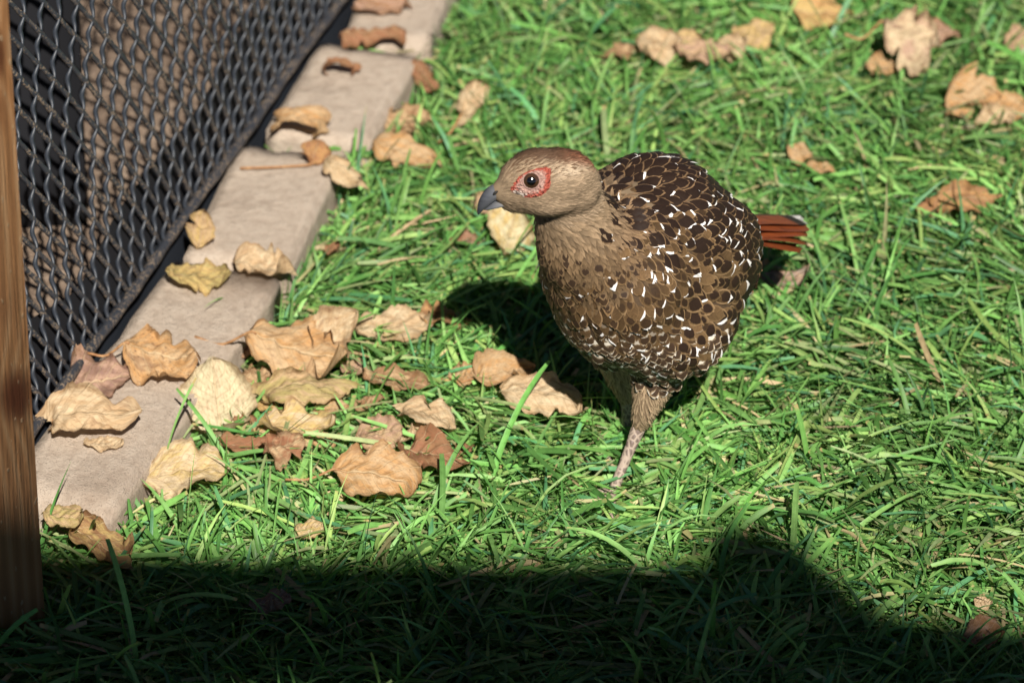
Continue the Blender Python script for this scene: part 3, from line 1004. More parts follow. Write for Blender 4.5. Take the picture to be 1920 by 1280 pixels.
def build_bird():
    root = empty('pheasant', (FOOT.x - .0045, FOOT.y, 0))
    tag(root, 'brown speckled hen pheasant with red skin round its eye, standing in the grass', 'bird')

    def hero(px, py, Y=0.0):
        """image position -> bird millimetres at a given depth Y"""
        X = (px - 1170) / 3.2
        val = (915 - py) / 3.2
        return np.array([X, Y, (val - .53 * Y) / .848])

    h = np.array([-.5, -.866, 0])
    lat = np.array([.866, -.5, 0])              # the bird's left
    ct, st = math.cos(R(18)), math.sin(R(18))
    ax = np.array([h[0] * ct, h[1] * ct, st])     # body axis, forwards
    upb = np.cross(lat, ax)
    upb = upb if upb[2] > 0 else -upb
    C0 = np.array([14.0, 10.0, 143.0])

    def P(t, l=0, u=0):
        return C0 + ax * t + lat * l + upb * u

    parts = []

    def chain(pts, rad, n=40, ns=28, flat=None, fa=None):
        pth = catmull(pts, n)
        rr = catmull(np.array(rad)[:, None], n)[:, 0]
        parts.append(tube(pth, np.maximum(rr, .5), ns, True, flat, fa))

    def ell(c, r, axes):
        bm = bmesh.new()
        bmesh.ops.create_icosphere(bm, subdivisions=4, radius=1)
        V = np.array([v.co[:] for v in bm.verts])
        F = [tuple(v.index for v in f.verts) for f in bm.faces]
        bm.free()
        V = (V * np.array(r)) @ np.array(axes) + c
        parts.append((V, F))

    AX = [ax, lat, upb]
    # torso
    chain([P(-104, 0, 6), P(-92, 0, 5), P(-72, 0, 2), P(-45, 0, 0), P(-15, 0, 0), P(15, 0, 3), P(38, 0, 9), P(54, 0, 14), P(63, 0, 18)],
          [6, 16, 30, 45, 54, 54, 46, 36, 20], 60, 36, .86, lat)
    # shoulder / mantle and breast fullness
    ell(P(0, 0, 25), (58, 47, 50), AX)
    ell(P(-22, 0, 18), (54, 44, 46), AX)
    ell(P(36, 0, 11), (46, 46, 42), AX)
    ell(P(-10, 20, -18), (50, 35, 40), AX)
    ell(P(22, 0, -6), (44, 43, 42), AX)
    ell(P(-8, -14, -18), (44, 30, 36), AX)
    # folded wings
    ell(P(-18, 31, 12), (64, 20, 42), AX)
    ell(P(-18, -31, 12), (64, 20, 42), AX)
    # neck
    HY = -62.0
    chain([P(20, 0, 14), P(36, 0, 26), (-17, -35, 192), (-26, -44, 213), (-31, -50, 234), (-35, -56, 248)],
          [45, 41, 33, 24.5, 18.5, 16], 40, 30)
    # head: nape, crown, cheek, lores
    hd = np.array([-1, -.16, -.10]); hd /= np.linalg.norm(hd)
    hl = np.array([.16, -1, 0]); hl /= np.linalg.norm(hl)
    hu = np.cross(hl, hd); hu = hu if hu[2] > 0 else -hu
    HAX = [hd, hl, hu]
    ell(hero(1013, 330, HY), (20, 14.5, 17.5), HAX)
    ell(hero(985, 335, HY - 2), (13.5, 11, 13.5), HAX)
    ell(hero(1048, 334, HY + 2), (23, 16.5, 18.4), HAX)
    ell(hero(1074, 347, HY + 6), (18, 15.5, 17.5), HAX)
    ell(hero(1022, 346, HY), (21, 15.5, 17.5), HAX)
    ell(hero(994, 350, HY - 1), (18, 12, 13.2), HAX)
    ell(hero(972, 352, HY - 3), (13, 8.8, 10.5), HAX)
    ell(hero(957, 353, HY - 4), (9, 6.6, 7.6), HAX)
    ell(hero(1000, 369, HY - 1), (18, 9.5, 7.0), HAX)
    ell(hero(1042, 364, HY - 1), (20, 14, 10.5), HAX)
    # feathered legs
    chain([(26, 2, 104), (23, -1, 88), (20.5, -2, 74), (17, 0, 58), (14.5, 2.5, 47), (13.5, 3.5, 41)], [21, 16.5, 12, 8.6, 6.0, 4.4], 26, 20)
    chain([(-6, 34, 96), (-3, 36, 78), (1, 39, 60), (5, 41, 44), (7, 42, 35)], [20, 14, 9.5, 6.5, 4.2], 26, 20)
    V = []
    F = []
    for (v, f) in parts:
        b = sum(len(x) for x in V)
        V.append(np.asarray(v))
        F += [tuple(int(i) + b for i in q) for q in f]
    me = py_mesh('body_raw', np.vstack(V), F)
    tmp = bpy.data.objects.new('tmp', me)
    COL.objects.link(tmp)
    md = tmp.modifiers.new('r', 'REMESH')
    md.mode = 'VOXEL'
    md.voxel_size = 1.5
    ms = tmp.modifiers.new('s', 'SMOOTH')
    ms.factor = .5
    ms.iterations = 9
    dg = bpy.context.evaluated_depsgraph_get()
    ev = tmp.evaluated_get(dg)
    body_me = bpy.data.meshes.new_from_object(ev)
    bpy.data.objects.remove(tmp)
    nv = len(body_me.vertices)
    co = np.zeros(nv * 3, np.float32)
    body_me.vertices.foreach_get('co', co)
    co = co.reshape(-1, 3)
    ed = np.zeros(len(body_me.edges) * 2, np.int32)
    body_me.edges.foreach_get('vertices', ed)
    ed = ed.reshape(-1, 2)
    deg = np.bincount(ed.ravel(), minlength=nv)[:, None]
    wsm = (np.clip((216 - co[:, 2]) / 24, 0, 1) * np.clip((co[:, 2] - 78) / 22, 0, 1))[:, None] * .6
    for _ in range(110):
        acc = np.zeros_like(co)
        for ax_ in range(3):
            acc[:, ax_] = np.bincount(ed[:, 0], co[ed[:, 1], ax_], nv) + np.bincount(ed[:, 1], co[ed[:, 0], ax_], nv)
        co = co + (acc / deg - co) * wsm
    co = co.astype(np.float32)
    body_me.vertices.foreach_set('co', co.ravel())
    body_me.update()
    body_me.calc_loop_triangles()
    tris = np.zeros(len(body_me.loop_triangles) * 3, np.int32)
    body_me.loop_triangles.foreach_get('vertices', tris)
    tris = tris.reshape(-1, 3)
    bvh = BVHTree.FromPolygons([Vector(c) for c in co], [tuple(t) for t in tris])

    def to_img(p):
        return np.stack([1170 + 3.2 * p[..., 0], 915 - 3.2 * (p[..., 2] * .848 + p[..., 1] * .53)], -1)

    def shoot(px, py):
        X, val = (px - 1170) / 3.2, (915 - py) / 3.2
        o = Vector((X, 0, 0)) + Vector((0, .53, .848)) * val - Vector((0, .848, -.53)) * 400
        hit, nrm, _, _ = bvh.ray_cast(o, Vector((0, .848, -.53)))
        return hit, nrm

    # ---- candidate points on the surface
    A, B, C = co[tris[:, 0]], co[tris[:, 1]], co[tris[:, 2]]
    fn = np.cross(B - A, C - A)
    area = np.linalg.norm(fn, axis=1) / 2
    fn /= (2 * area[:, None] + 1e-12)

    HC = hero(1035, 345, HY)
    BT = hero(925, 372, HY - 5)          # beak
    PATCH = [(961, 354), (968, 345), (979, 331), (996, 321), (1015, 314.5), (1037, 312), (1040, 319), (1038, 331), (1039, 345), (1034, 356), (1021, 366), (1004, 369), (990, 368), (976, 362), (966, 357)]

    def inside(poly, q):
        x, y = q[:, 0], q[:, 1]
        r = np.zeros(len(q), bool)
        n = len(poly)
        for i in range(n):
            x1, y1 = poly[i]
            x2, y2 = poly[(i + 1) % n]
            c = ((y1 > y) != (y2 > y)) & (x < (x2 - x1) * (y - y1) / (y2 - y1 + 1e-9) + x1)
            r ^= c
        return r

    def region(p):
        """0 head 1 neck 2 breast 3 back(mantle) 4 wing/flank 5 belly 6 thigh 7 rump"""
        ph_ = (p - HC) * np.array([.72, 1, 1])
        ph_[:, 2] *= np.where(ph_[:, 2] < 0, 1.32, 1.0)
        dh = np.linalg.norm(ph_, axis=1) + rng.normal(0, 1.2, len(p))
        leg_p = p
        p = p + rng.normal(0, 4.0, p.shape)
        q = p - C0
        t, l, u = q @ ax, q @ lat, q @ upb
        reg = np.full(len(p), 4)
        reg[(u > 33 + .10 * t) & (np.abs(l) < 48)] = 3
        reg[(t > 26) & (u < 46)] = 2
        # low belly
        reg[(u < -30)] = 5
        p = leg_p
        leg = (p[:, 2] < 92) & (((np.hypot(p[:, 0] - 19, p[:, 1]) < 24)) | (np.hypot(p[:, 0] - 1, p[:, 1] - 39) < 20))
        reg[(t < -62) & (reg != 5)] = 7
        p = p + rng.normal(0, 4.0, p.shape)
        nk = (p[:, 2] > 184) & (p[:, 0] < -9) & (t > 20)
        nk |= (np.linalg.norm(p - np.array([-25, -48, 207]), axis=1) < 34)
        reg[nk] = 1
        reg[dh < 31] = 0
        p = leg_p
        reg[leg & (p[:, 2] < 86)] = 6
        return reg

    def flow(p, n):
        q = p - C0
        t, l, u = q @ ax, q @ lat, q @ upb
        down = np.array([0, 0, -1.0])
        g = np.clip(.25 - u / 70, .08, 1.6) + np.clip((t - 20) / 28, 0, 2.2) + np.clip((-t - 55) / 30, 0, 1.0)
        f = -ax[None, :] + g[:, None] * down[None, :]
        # over the back the feathers sweep outwards a touch
        f += (np.sign(l) * np.clip(u / 80, 0, .6))[:, None] * lat[None, :] * .4
        neck = np.clip((p[:, 2] - 168) / 36, 0, 1) * (p[:, 0] < 25) * np.clip((t - 5) / 30, 0, 1)
        fnk = np.array([.30, .36, -.88])
        f = f * (1 - neck)[:, None] + fnk[None, :] * neck[:, None] * 1.5
        dh = np.linalg.norm((p - HC) * np.array([.72, 1, 1]), axis=1)
        wh = np.clip((36 - dh) / 9, 0, 1)
        fh = p - BT
        fh /= np.linalg.norm(fh, axis=1)[:, None]
        fh = fh + np.array([.15, 0, -.12])
        f = f * (1 - wh)[:, None] + fh * wh[:, None] * 1.5
        f = f - n * np.sum(f * n, 1)[:, None]
        return f / (np.linalg.norm(f, axis=1)[:, None] + 1e-9)

    def sample(n):
        idx = rng.choice(len(area), n, p=area / area.sum())
        r1, r2 = rng.random(n), rng.random(n)
        s = np.sqrt(r1)
        p = A[idx] * (1 - s)[:, None] + B[idx] * (s * (1 - r2))[:, None] + C[idx] * (s * r2)[:, None]
        return p, fn[idx]

    SP = {0: 1.05, 1: 1.75, 2: 5.0, 3: 5.9, 4: 6.9, 5: 4.8, 6: 1.7, 7: 5.6}
    LEN = {0: 4.6, 1: 9.0, 2: 12.5, 3: 16, 4: 17.5, 5: 12.5, 6: 8.5, 7: 20}
    WID = {0: .42, 1: 1.15, 2: 3.6, 3: 4.1, 4: 5.0, 5: 3.8, 6: .5, 7: 3.9}
    pts, nrm = sample(150000)
    reg = region(pts)
    # drop points inside the facial skin or hidden at the very inside of the legs
    img = to_img(pts)
    front = nrm @ np.array([0, -.848, .53]) > 0
    pc_ = np.array([1003, 341.0])
    keep = ~((reg == 0) & inside([tuple(pc_ + (np.array(q) - pc_) * .85) for q in PATCH], img) & front)
    bk = (reg == 0) & (pts[:, 0] < -70)
    keep &= ~bk
    keep &= ~(np.linalg.norm(pts - P(-100), axis=1) < 8)
    pts, nrm, reg = pts[keep], nrm[keep], reg[keep]
    chosen = []
    grids = {k: {} for k in SP}
    for i in range(len(pts)):
        k = int(reg[i])
        r = SP[k]
        c = (int(pts[i, 0] // r), int(pts[i, 1] // r), int(pts[i, 2] // r))
        gk = grids[k]
        ok = True
        for dx in (-1, 0, 1):
            for dy in (-1, 0, 1):
                for dz in (-1, 0, 1):
                    j = gk.get((c[0] + dx, c[1] + dy, c[2] + dz))
                    if j is not None:
                        d = pts[i] - pts[j]
                        if d[0] * d[0] + d[1] * d[1] + d[2] * d[2] < r * r:
                            ok = False
                            break
                if not ok: break
            if not ok: break
        if ok:
            gk[c] = i
            chosen.append(i)
    ch = np.array(chosen)
    pts, nrm, reg = pts[ch], nrm[ch], reg[ch]
    nF = len(pts)
    d = flow(pts, nrm)
    jit = rng.normal(0, 1, nF) * np.array([.24, .20, .16, .12, .11, .15, .2, .10])[reg]
    sd = np.cross(nrm, d)
    d = d * np.cos(jit)[:, None] + sd * np.sin(jit)[:, None]
    qv = pts - C0
    tt, ll, uu = qv @ ax, qv @ lat, qv @ upb
    Lf = np.array([LEN[k] for k in range(8)], float)[reg] * rng.uniform(.8, 1.18, nF)
    Wf = np.array([WID[k] for k in range(8)], float)[reg] * rng.uniform(.82, 1.15, nF)
    lift = np.array([.85, 1.2, 1.7, 1.9, 2.2, 1.7, .7, 2.0])[reg] * rng.uniform(.5, 1.5, nF)
    lift = np.where(((reg == 5) | (reg == 6)) & (rng.random(nF) < .15), lift * 2.0, lift)
    # long flight feathers of the folded wings, lying towards the rump
    ex_p, ex_n, ex_d, ex_l, ex_w = [], [], [], [], []
    for side in (1, -1):
        for kf in range(9):
            p0 = P(-14 - 3.2 * kf, side * 46, 20 - 5.5 * kf)
            hit, hn, _, _ = bvh.find_nearest(Vector(p0))
            dd = -ax + np.array([0, 0, -.30 - .05 * kf]) - lat * side * .12
            hn = np.array(hn)
            dd = dd - hn * dd.dot(hn)
            ex_p.append(np.array(hit)); ex_n.append(hn); ex_d.append(dd / np.linalg.norm(dd))
            ex_l.append(58 - 2.2 * kf); ex_w.append(5.2)
    ne = len(ex_p)
    pts = np.vstack([pts, ex_p]); nrm = np.vstack([nrm, ex_n]); d = np.vstack([d, ex_d])
    reg = np.concatenate([reg, np.full(ne, 8)]); Lf = np.concatenate([Lf, ex_l]); Wf = np.concatenate([Wf, ex_w])
    lift = np.concatenate([lift, np.full(ne, 3.6)])
    nF = len(pts)
    qv = pts - C0
    tt, ll, uu = qv @ ax, qv @ lat, qv @ upb
    # tint and marks
    base = np.zeros((nF, 3))
    mark = np.zeros((nF, 4))
    r0 = rng.random(nF)
    r1 = rng.random(nF)
    im = to_img(pts)
    for i in range(nF):
        k = reg[i]
        x, y = im[i]
        if k == 0:
            c = np.array([.28, .20, .126])
            crown = np.clip((313 + .05 * (x - 1030) - y + 9 * (r1[i] - .5)) / 13, 0, 1) * .92
            rear = np.clip((pts[i, 0] + 42) / 20, 0, 1)
            c = c * (1 - crown) + crown * np.array([.085 + .09 * rear, .046 + .012 * rear, .028])
            ear = math.exp(-(((x - 1070) / 26) ** 2 + ((y - 318 - .35 * (1070 - x)) / 12) ** 2))
            c = c * (1 - .6 * ear) + .6 * ear * np.array([.46, .36, .25])
            c *= .74 + .5 * r0[i]
        elif k == 1:
            c = np.array([.172, .110, .058]) * (.60 + .6 * r0[i])
            hi_ = np.clip((pts[i, 2] - 204) / 20, 0, 1)
            c = c * (1 - hi_) + hi_ * np.array([.225, .155, .092]) * (.74 + .5 * r0[i])
            nape = np.clip((pts[i, 0] + 14) / 22, 0, 1) * np.clip((pts[i, 2] - 180) / 40, 0, 1)
            c = c * (1 - .5 * nape) + .5 * nape * np.array([.14, .075, .04])
            low = np.clip((214 - pts[i, 2]) / 32, 0, 1)
            c = c * (1 - .28 * low)
            if r1[i] < .20 * low:
                mark[i, 0] = .9; Wf[i] *= 2.6; lift[i] *= 1.3
        elif k == 2:
            c = np.array([.098, .057, .026]) * (.6 + .8 * r0[i])
            if r1[i] < .62: mark[i, 0] = .55 + .4 * r0[i]
            if r1[i] > .80: mark[i, 1] = 1
            elif .30 < r1[i] < .37: mark[i, 1] = 1
            lowb = np.clip((-6 - uu[i]) / 16, 0, 1)
            mark[i, 2] = .75 * lowb * (rng.random() < .8)
        elif k == 3:
            c = np.array([.095, .054, .028]) * (.6 + .6 * r0[i])
            mark[i, 3] = 1
            if r1[i] < .46: mark[i, 1] = 1
        elif k == 4:
            dk = np.clip((uu[i] - 20) / 20, 0, 1)
            rear = np.clip((-tt[i] - 22) / 30, 0, 1)
            c = np.array([.125, .075, .035]) * (.6 + .75 * r0[i])
            c = c * (1 - .42 * rear)
            if r1[i] < .84: mark[i, 0] = 1
            if r1[i] < .30 or r1[i] > .93: mark[i, 1] = 1
            if rng.random() < max(dk, rear) * .85:
                mark[i, 3] = 1; mark[i, 0] = 0
                if rear > .3:
                    mark[i, 1] *= .6; Wf[i] *= .72; Lf[i] *= 1.2
        elif k == 5:
            c = np.array([.235, .17, .105]) * (.7 + .5 * r0[i])
            mark[i, 2] = .95
            if r1[i] < .12: mark[i, 1] = 1
        elif k == 6:
            c = np.array([.40, .285, .175]) * (.78 + .4 * r0[i])
        elif k == 8:
            c = np.array([.17, .105, .055]) * (.8 + .4 * r0[i])
            mark[i, 3] = 1
        else:
            c = np.array([.10, .062, .035]) * (.7 + .5 * r0[i])
            mark[i, 3] = .9
            if r1[i] < .5: mark[i, 1] = .55
        base[i] = c
    # ---- feather sheets, every vertex laid on the body
    NR, NC = 7, 5
    vv = np.linspace(0, 1, NR)
    cc = np.linspace(-1, 1, NC)
    prof = np.where(vv < .55, .45 + .55 * np.sin(np.clip(vv / .55, 0, 1) * math.pi / 2), np.sqrt(np.clip(1 - ((vv - .55) / .47) ** 2, 0.02, 1)))

    def lay(sel, name, rows, cols, material):
        n = len(sel)
        nr, nc = rows, cols
        vs_ = np.linspace(0, 1, nr)
        cs_ = np.linspace(-1, 1, nc)
        pf = np.where(vs_ < .55, .45 + .55 * np.sin(np.clip(vs_ / .55, 0, 1) * math.pi / 2), np.sqrt(np.clip(1 - ((vs_ - .55) / .47) ** 2, 0.02, 1)))
        VV = np.zeros((n, nr, nc, 3), np.float32)
        UV = np.zeros((n, nr, nc, 4), np.float32)
        rnd = rng.random(n)
        for a, i in enumerate(sel):
            p = Vector(pts[i])
            nn = Vector(nrm[i])
            dd = Vector(d[i])
            step = Lf[i] / (nr - 1)
            for r in range(nr):
                if r:
                    p = p + dd * step
                    hit, hn, _, _ = bvh.find_nearest(p)
                    if hit is not None and (hit - p).length < 8:
                        p = hit
                        nn = hn
                        dd = (dd - nn * dd.dot(nn))
                        dd.normalize()
                s_ = dd.cross(nn)
                v = vs_[r]
                off = (-.06 if reg[i] in (0, 1, 6) else -.35) + lift[i] * v ** 1.2
                w = Wf[i] * pf[r]
                for c in range(nc):
                    u = cs_[c]
                    frz = (rng.random() - .5) * .26 * Lf[i] * (v > .9) if nr > 4 else 0
                    q = p + s_ * (u * w) + nn * (off + .16 * w * (1 - u * u)) + dd * (frz - abs(u) ** 2 * .06 * Lf[i] * v)
                    VV[a, r, c] = q
                    UV[a, r, c] = (u, v, rnd[a], 1.0 if reg[i] in (2, 3, 4, 5, 7, 8) else 0.0)
        g = grid_quads(nr, nc)
        quads = (g[None] + (np.arange(n) * nr * nc)[:, None, None]).reshape(-1, 4)
        fc = np.repeat(np.concatenate([base[sel], np.ones((n, 1))], 1), nr * nc, axis=0)
        fm = np.repeat(mark[sel], nr * nc, axis=0)
        me = np_mesh(name, VV.reshape(-1, 3) * MM, quads, {'fcol': fc, 'fmark': fm, 'fuv': UV.reshape(-1, 4)})
        o = link(name, me, material, body)
        o['kind'] = 'stuff'
        return o

    # body skin under the plumage
    co_s = co * MM
    body_me.vertices.foreach_set('co', co_s.ravel())
    body_me.update()
    dt = NT('down_under_feathers')
    dx_, dy_, dz_ = dt.sep(dt.coord('Object'))
    dn = dt.noise(dt.coord('Object'), 900, 4, .6)
    dcol = dt.mix(dt.smooth(dz_, .196, .224), (.06, .038, .022), (.22, .16, .10))
    dcol = dt.mix(dt.smooth(dz_, .258, .266), dcol, (.10, .055, .032))
    dcol = dt.mix(dt.smooth(dz_, .086, .074), dcol, (.26, .18, .11))
    dcol = dt.mix(dt.math('MULTIPLY', dn, .6), dcol, (.12, .08, .05))
    body = link('body', body_me, dt.done(dt.bsdf(dcol, .95, .1, dt.bump(dn, .5, .0006))), root)
    big = np.where((reg == 2) | (reg == 3) | (reg == 4) | (reg == 5) | (reg == 7))[0]
    lay(big, 'body_plumage', 8, 5, M['feather'])
    lay(np.where(reg == 8)[0], 'flight_plumage', 12, 5, M['feather'])
    lay(np.where(reg == 0)[0], 'head_plumage', 4, 3, M['feather'])
    lay(np.where(reg == 1)[0], 'neck_plumage', 5, 3, M['feather'])
    lay(np.where(reg == 6)[0], 'leg_plumage', 4, 3, M['feather'])

    # ---- bare red skin round the eye
    ec = (1003.0, 337.5)
    nr, na = 9, 44
    poly = np.array(PATCH)

    def edge_at(ang):
        dx, dy = math.cos(ang), math.sin(ang)
        best = None
        for i in range(len(poly)):
            p, q = poly[i], poly[(i + 1) % len(poly)]
            e = q - p
            den = dx * e[1] - dy * e[0]
            if abs(den) < 1e-9: continue
            w = p - np.array(ec)
            t_ = (w[0] * e[1] - w[1] * e[0]) / den
            s_ = (w[0] * dy - w[1] * dx) / den
            if t_ > 0 and -1e-6 <= s_ <= 1 + 1e-6 and (best is None or t_ < best):
                best = t_
        return best or 20
    V, colr = [], []
    for i in range(nr):
        f = i / (nr - 1)
        for j in range(na):
            a = 2 * math.pi * j / na
            e = edge_at(a) * 1.03
            rad = 11.5 + (e - 11.5) * f
            px, py = ec[0] + rad * math.cos(a), ec[1] + rad * math.sin(a)
            hit, hn = shoot(px, py)
            ln = .15 + 1.1 * math.sin(math.pi * min(1, f * 1.0)) ** .7 + .25 * mnoise.noise(Vector((px * .35, py * .35, 0)))
            ln += .45 * mnoise.noise(Vector((px * .8, py * .8, 3)))
            if f > .98: ln = -.6
            V.append(tuple((hit + hn * ln) * MM))
            g = math.exp(-(((px - 984) / 13) ** 2 + ((py - 359) / 8) ** 2)) * 1.25     # grey stippled lower front
            ring = max(0, 1 - f)
            colr.append((min(1, g), ring, f, 1))
    me = np_mesh('eye_skin', V, grid_quads(nr, na, True), {'wat': colr})
    t = NT('bare_red_skin')
    wa = t.attr('wat').outputs['Vector']
    g, ring, f = t.sep(wa)
    c = t.coord('Object')
    n1 = t.noise(c, 620, 5, .7)
    n2 = t.voronoi(c, 720)
    col = t.mix(t.smooth(n1, .35, .65), (.43, .085, .05), (.26, .045, .03))
    col = t.mix(t.math('MULTIPLY', t.smooth(n2, .35, .1), .45), col, (.52, .20, .14))
    gr = t.mix(t.smooth(n1, .46, .54), (.17, .11, .085), (.62, .52, .44))
    col = t.mix(t.smooth(t.math('ADD', g, t.math('MULTIPLY', t.math('SUBTRACT', n1, .5), .8)), .35, .6), col, gr)
    col = t.mix(t.smooth(t.math('ADD', ring, t.math('MULTIPLY', t.math('SUBTRACT', n1, .5), .7)), .28, .62), col, t.mix(t.smooth(n1, .4, .6), (.28, .15, .12), (.48, .30, .24)))
    link('eye_skin', me, t.done(t.bsdf(col, .6, .35, t.bump(t.math('ADD', n1, n2), 1.0, .0016))), root)
    # ---- eye
    hit, hn = shoot(*ec)
    hn = (hn * .6 + Vector((0, -.848, .53)) * .4).normalized()
    ctr = (hit - hn * 2.4) * MM
    bm = bmesh.new()
    bmesh.ops.create_uvsphere(bm, u_segments=32, v_segments=20, radius=.0055)
    me = bpy.data.meshes.new('eye')
    bm.to_mesh(me); bm.free()
    t = NT('dark_brown_eye')
    x, y, z = t.sep(t.coord('Object'))
    rr = t.math('SQRT', t.math('ADD', t.math('MULTIPLY', x, x), t.math('MULTIPLY', y, y)))
    col = t.mix(t.smooth(rr, .0023, .0029), (.002, .002, .002), (.045, .022, .011))
    col = t.mix(t.smooth(rr, .0042, .0048), col, (.01, .006, .004))
    eye = link('eye', me, t.done(t.bsdf(col, .13, .5, None, **{'Coat Weight': 1.0, 'Coat Roughness': .10})), root)
    eye.location = ctr
    eye.rotation_euler = hn.to_track_quat('Z', 'Y').to_euler()
    # eyelid ring
    V = []
    q = hn.to_track_quat('Z', 'Y')
    for i in range(36):
        a = 2 * math.pi * i / 36
        for j in range(8):
            b = 2 * math.pi * j / 8
            r_ = .0048 + .00062 * math.cos(b)
            p = Vector((r_ * math.cos(a), r_ * math.sin(a) * .97, .00265 + .0006 * math.sin(b)))
            V.append(tuple(ctr + q @ p))
    qd = []
    for i in range(36):
        for j in range(8):
            qd.append((i * 8 + j, ((i + 1) % 36) * 8 + j, ((i + 1) % 36) * 8 + (j + 1) % 8, i * 8 + (j + 1) % 8))
    link('eyelid', np_mesh('eyelid', V, np.array(qd)), m_simple('eyelid_skin', (.21, .13, .11), .55, .4, 1800, (.33, .19, .15), .4), root)

    # ---- beak
    def beak(path_px, rw, rh, name, Y):
        pth = catmull([hero(px, py, Y + dy) for (px, py, dy) in path_px], 22)
        w = catmull(np.array(rw)[:, None], 22)[:, 0]
        hh = catmull(np.array(rh)[:, None], 22)[:, 0]
        V = []
        for i in range(22):
            tn = pth[min(i + 1, 21)] - pth[max(i - 1, 0)]
            tn /= np.linalg.norm(tn)
            s_ = hl - tn * hl.dot(tn); s_ /= np.linalg.norm(s_)
            n_ = np.cross(s_, tn)
            n_ = n_ if n_[2] > 0 else -n_
            for j in range(16):
                a = 2 * math.pi * j / 16
                ca, sa = math.cos(a), math.sin(a)
                V.append((pth[i] + s_ * ca * w[i] + n_ * (sa * hh[i] if sa > 0 else sa * hh[i] * .75)) * MM)
        return np_mesh(name, V, grid_quads(22, 16, True))
    t = NT('grey_horn')
    xx, yy, zz = t.sep(t.coord('Object'))
    n1 = t.noise(t.mapping(t.coord('Object'), (260, 260, 900)), 1, 4, .6)
    k = t.remap(xx, -.083, -.064, 0, 1)
    col = t.ramp(t.math('ADD', k, t.math('MULTIPLY', t.math('SUBTRACT', n1, .5), .35)), [(.0, (.028, .03, .036)), (.45, (.085, .088, .098)), (1.0, (.20, .19, .18))])
    horn = t.done(t.bsdf(col, .2, .6, t.bump(n1, .25, .0004)))
    link('upper_beak', beak([(962, 350, -2), (948, 352, -3), (932, 361, -4), (918, 376, -5), (909, 390, -5.5), (905.5, 398, -5.5)],
                            [5.4, 5.0, 4.2, 3.0, 1.6, .35], [3.2, 4.2, 4.9, 3.9, 1.9, .3], 'upper_beak', HY - 1), horn, root)
    link('lower_beak', beak([(980, 371, -2), (962, 373, -3), (944, 378, -4), (928, 384, -4.6), (916, 389, -5)],
                            [5.0, 4.6, 3.8, 2.6, .6], [2.0, 2.3, 2.2, 1.5, .4], 'lower_beak', HY - 1), horn, root)

    for (nx_, ny_) in ((937, 359),):
        V, F = tube(catmull([hero(nx_ + 5, ny_ - 3, HY - 9.2), hero(nx_, ny_, HY - 9.6), hero(nx_ - 4, ny_ + 4, HY - 9.4)], 7), np.array([.2, .6, .8, .9, .8, .6, .2]), 8)
        link('nostril', py_mesh('nostril', V * MM, F), m_simple('dark_nostril', (.02, .018, .017), .7, .2), root)
    # ---- legs: scaled shank and four toes
    t = NT('scaly_leg')
    oc = t.coord('Object')
    vd = t.voronoi(t.mapping(oc, (1, 1, .75)), 330, 'DISTANCE_TO_EDGE')
    n1 = t.noise(oc, 500, 3)
    col = t.mix(t.smooth(vd, .06, .22), (.36, .28, .22), (.125, .088, .074))
    col = t.mix(t.math('MULTIPLY', n1, .4), col, (.26, .20, .16))
    scale_m = t.done(t.bsdf(col, .55, .35, t.bump(vd, .7, .0012)))

    def leg(ank, foot, fdir):
        V, F = [], []

        def add(p, r, n=14, ns=10):
            v, f = tube(catmull(p, n), catmull(np.array(r)[:, None], n)[:, 0], ns)
            b = sum(len(x) for x in V)
            V.append(v * MM)
            F.extend(tuple(int(i) + b for i in q) for q in f)
        ank, foot = np.array(ank, float), np.array(foot, float)
        add([ank + (ank - foot) * .12, ank, ank * .6 + foot * .4, ank * .15 + foot * .85, foot], [4.2, 4.6, 3.4, 3.3, 4.0])
        fd = np.array([*fdir, 0.0]); fd /= np.linalg.norm(fd)
        sd_ = np.array([-fd[1], fd[0], 0])
        for a, L in ((0, 38), (.62, 31), (-.62, 30)):
            dr = fd * math.cos(a) + sd_ * math.sin(a)
            add([foot + dr * 1, foot + dr * L * .3 + [0, 0, 2.4], foot + dr * L * .65 + [0, 0, .6], foot + dr * L * .92 + [0, 0, -.2], foot + dr * L * 1.06 + [0, 0, -1.6]], [3.2, 2.7, 2.5, 1.9, .5], 16, 8)
        add([foot + [0, 0, 5], foot - fd * 9 + [0, 0, 2], foot - fd * 15 + [0, 0, 0]], [2.4, 1.8, .5], 8, 8)
        return link('leg', py_mesh('leg', np.vstack(V), F), scale_m, root)
    leg((13.5, 3.6, 43), (-3, -13, 5), (-.6, -.8))
    leg((7, 42, 38), (6, 40, 5), (-.5, -.86))

    # ---- tail
    tm = NT('rusty_tail_feather')
    uvn = tm.attr('fuv').outputs['Vector']
    u, v, rd_ = tm.sep(uvn)
    au = tm.math('ABSOLUTE', u)
    bv = tm.comb(tm.math('MULTIPLY', tm.math('SUBTRACT', v, tm.math('MULTIPLY', au, .2)), 46), tm.math('MULTIPLY', u, 1.2), tm.math('MULTIPLY', rd_, 40))
    barb = tm.noise(bv, 1, 3, .6)
    col = tm.mix(tm.smooth(barb, .3, .7), (.33, .080, .021), (.15, .034, .011))
    dk = tm.math('MULTIPLY', tm.smooth(tm.math('ADD', v, tm.math('MULTIPLY', barb, .12)), .80, .88), tm.smooth(rd_, .45, .55))
    col = tm.mix(dk, col, (.02, .012, .01))
    up_dark = tm.math('MULTIPLY', tm.smooth(u, -.1, -.3), tm.smooth(rd_, .7, .75))
    col = tm.mix(up_dark, col, (.10, .035, .018))
    wt = tm.math('MULTIPLY', tm.smooth(tm.math('ADD', v, tm.math('MULTIPLY', barb, .08)), .93, .97), tm.smooth(rd_, .55, .6))
    col = tm.mix(wt, col, (.8, .76, .7))
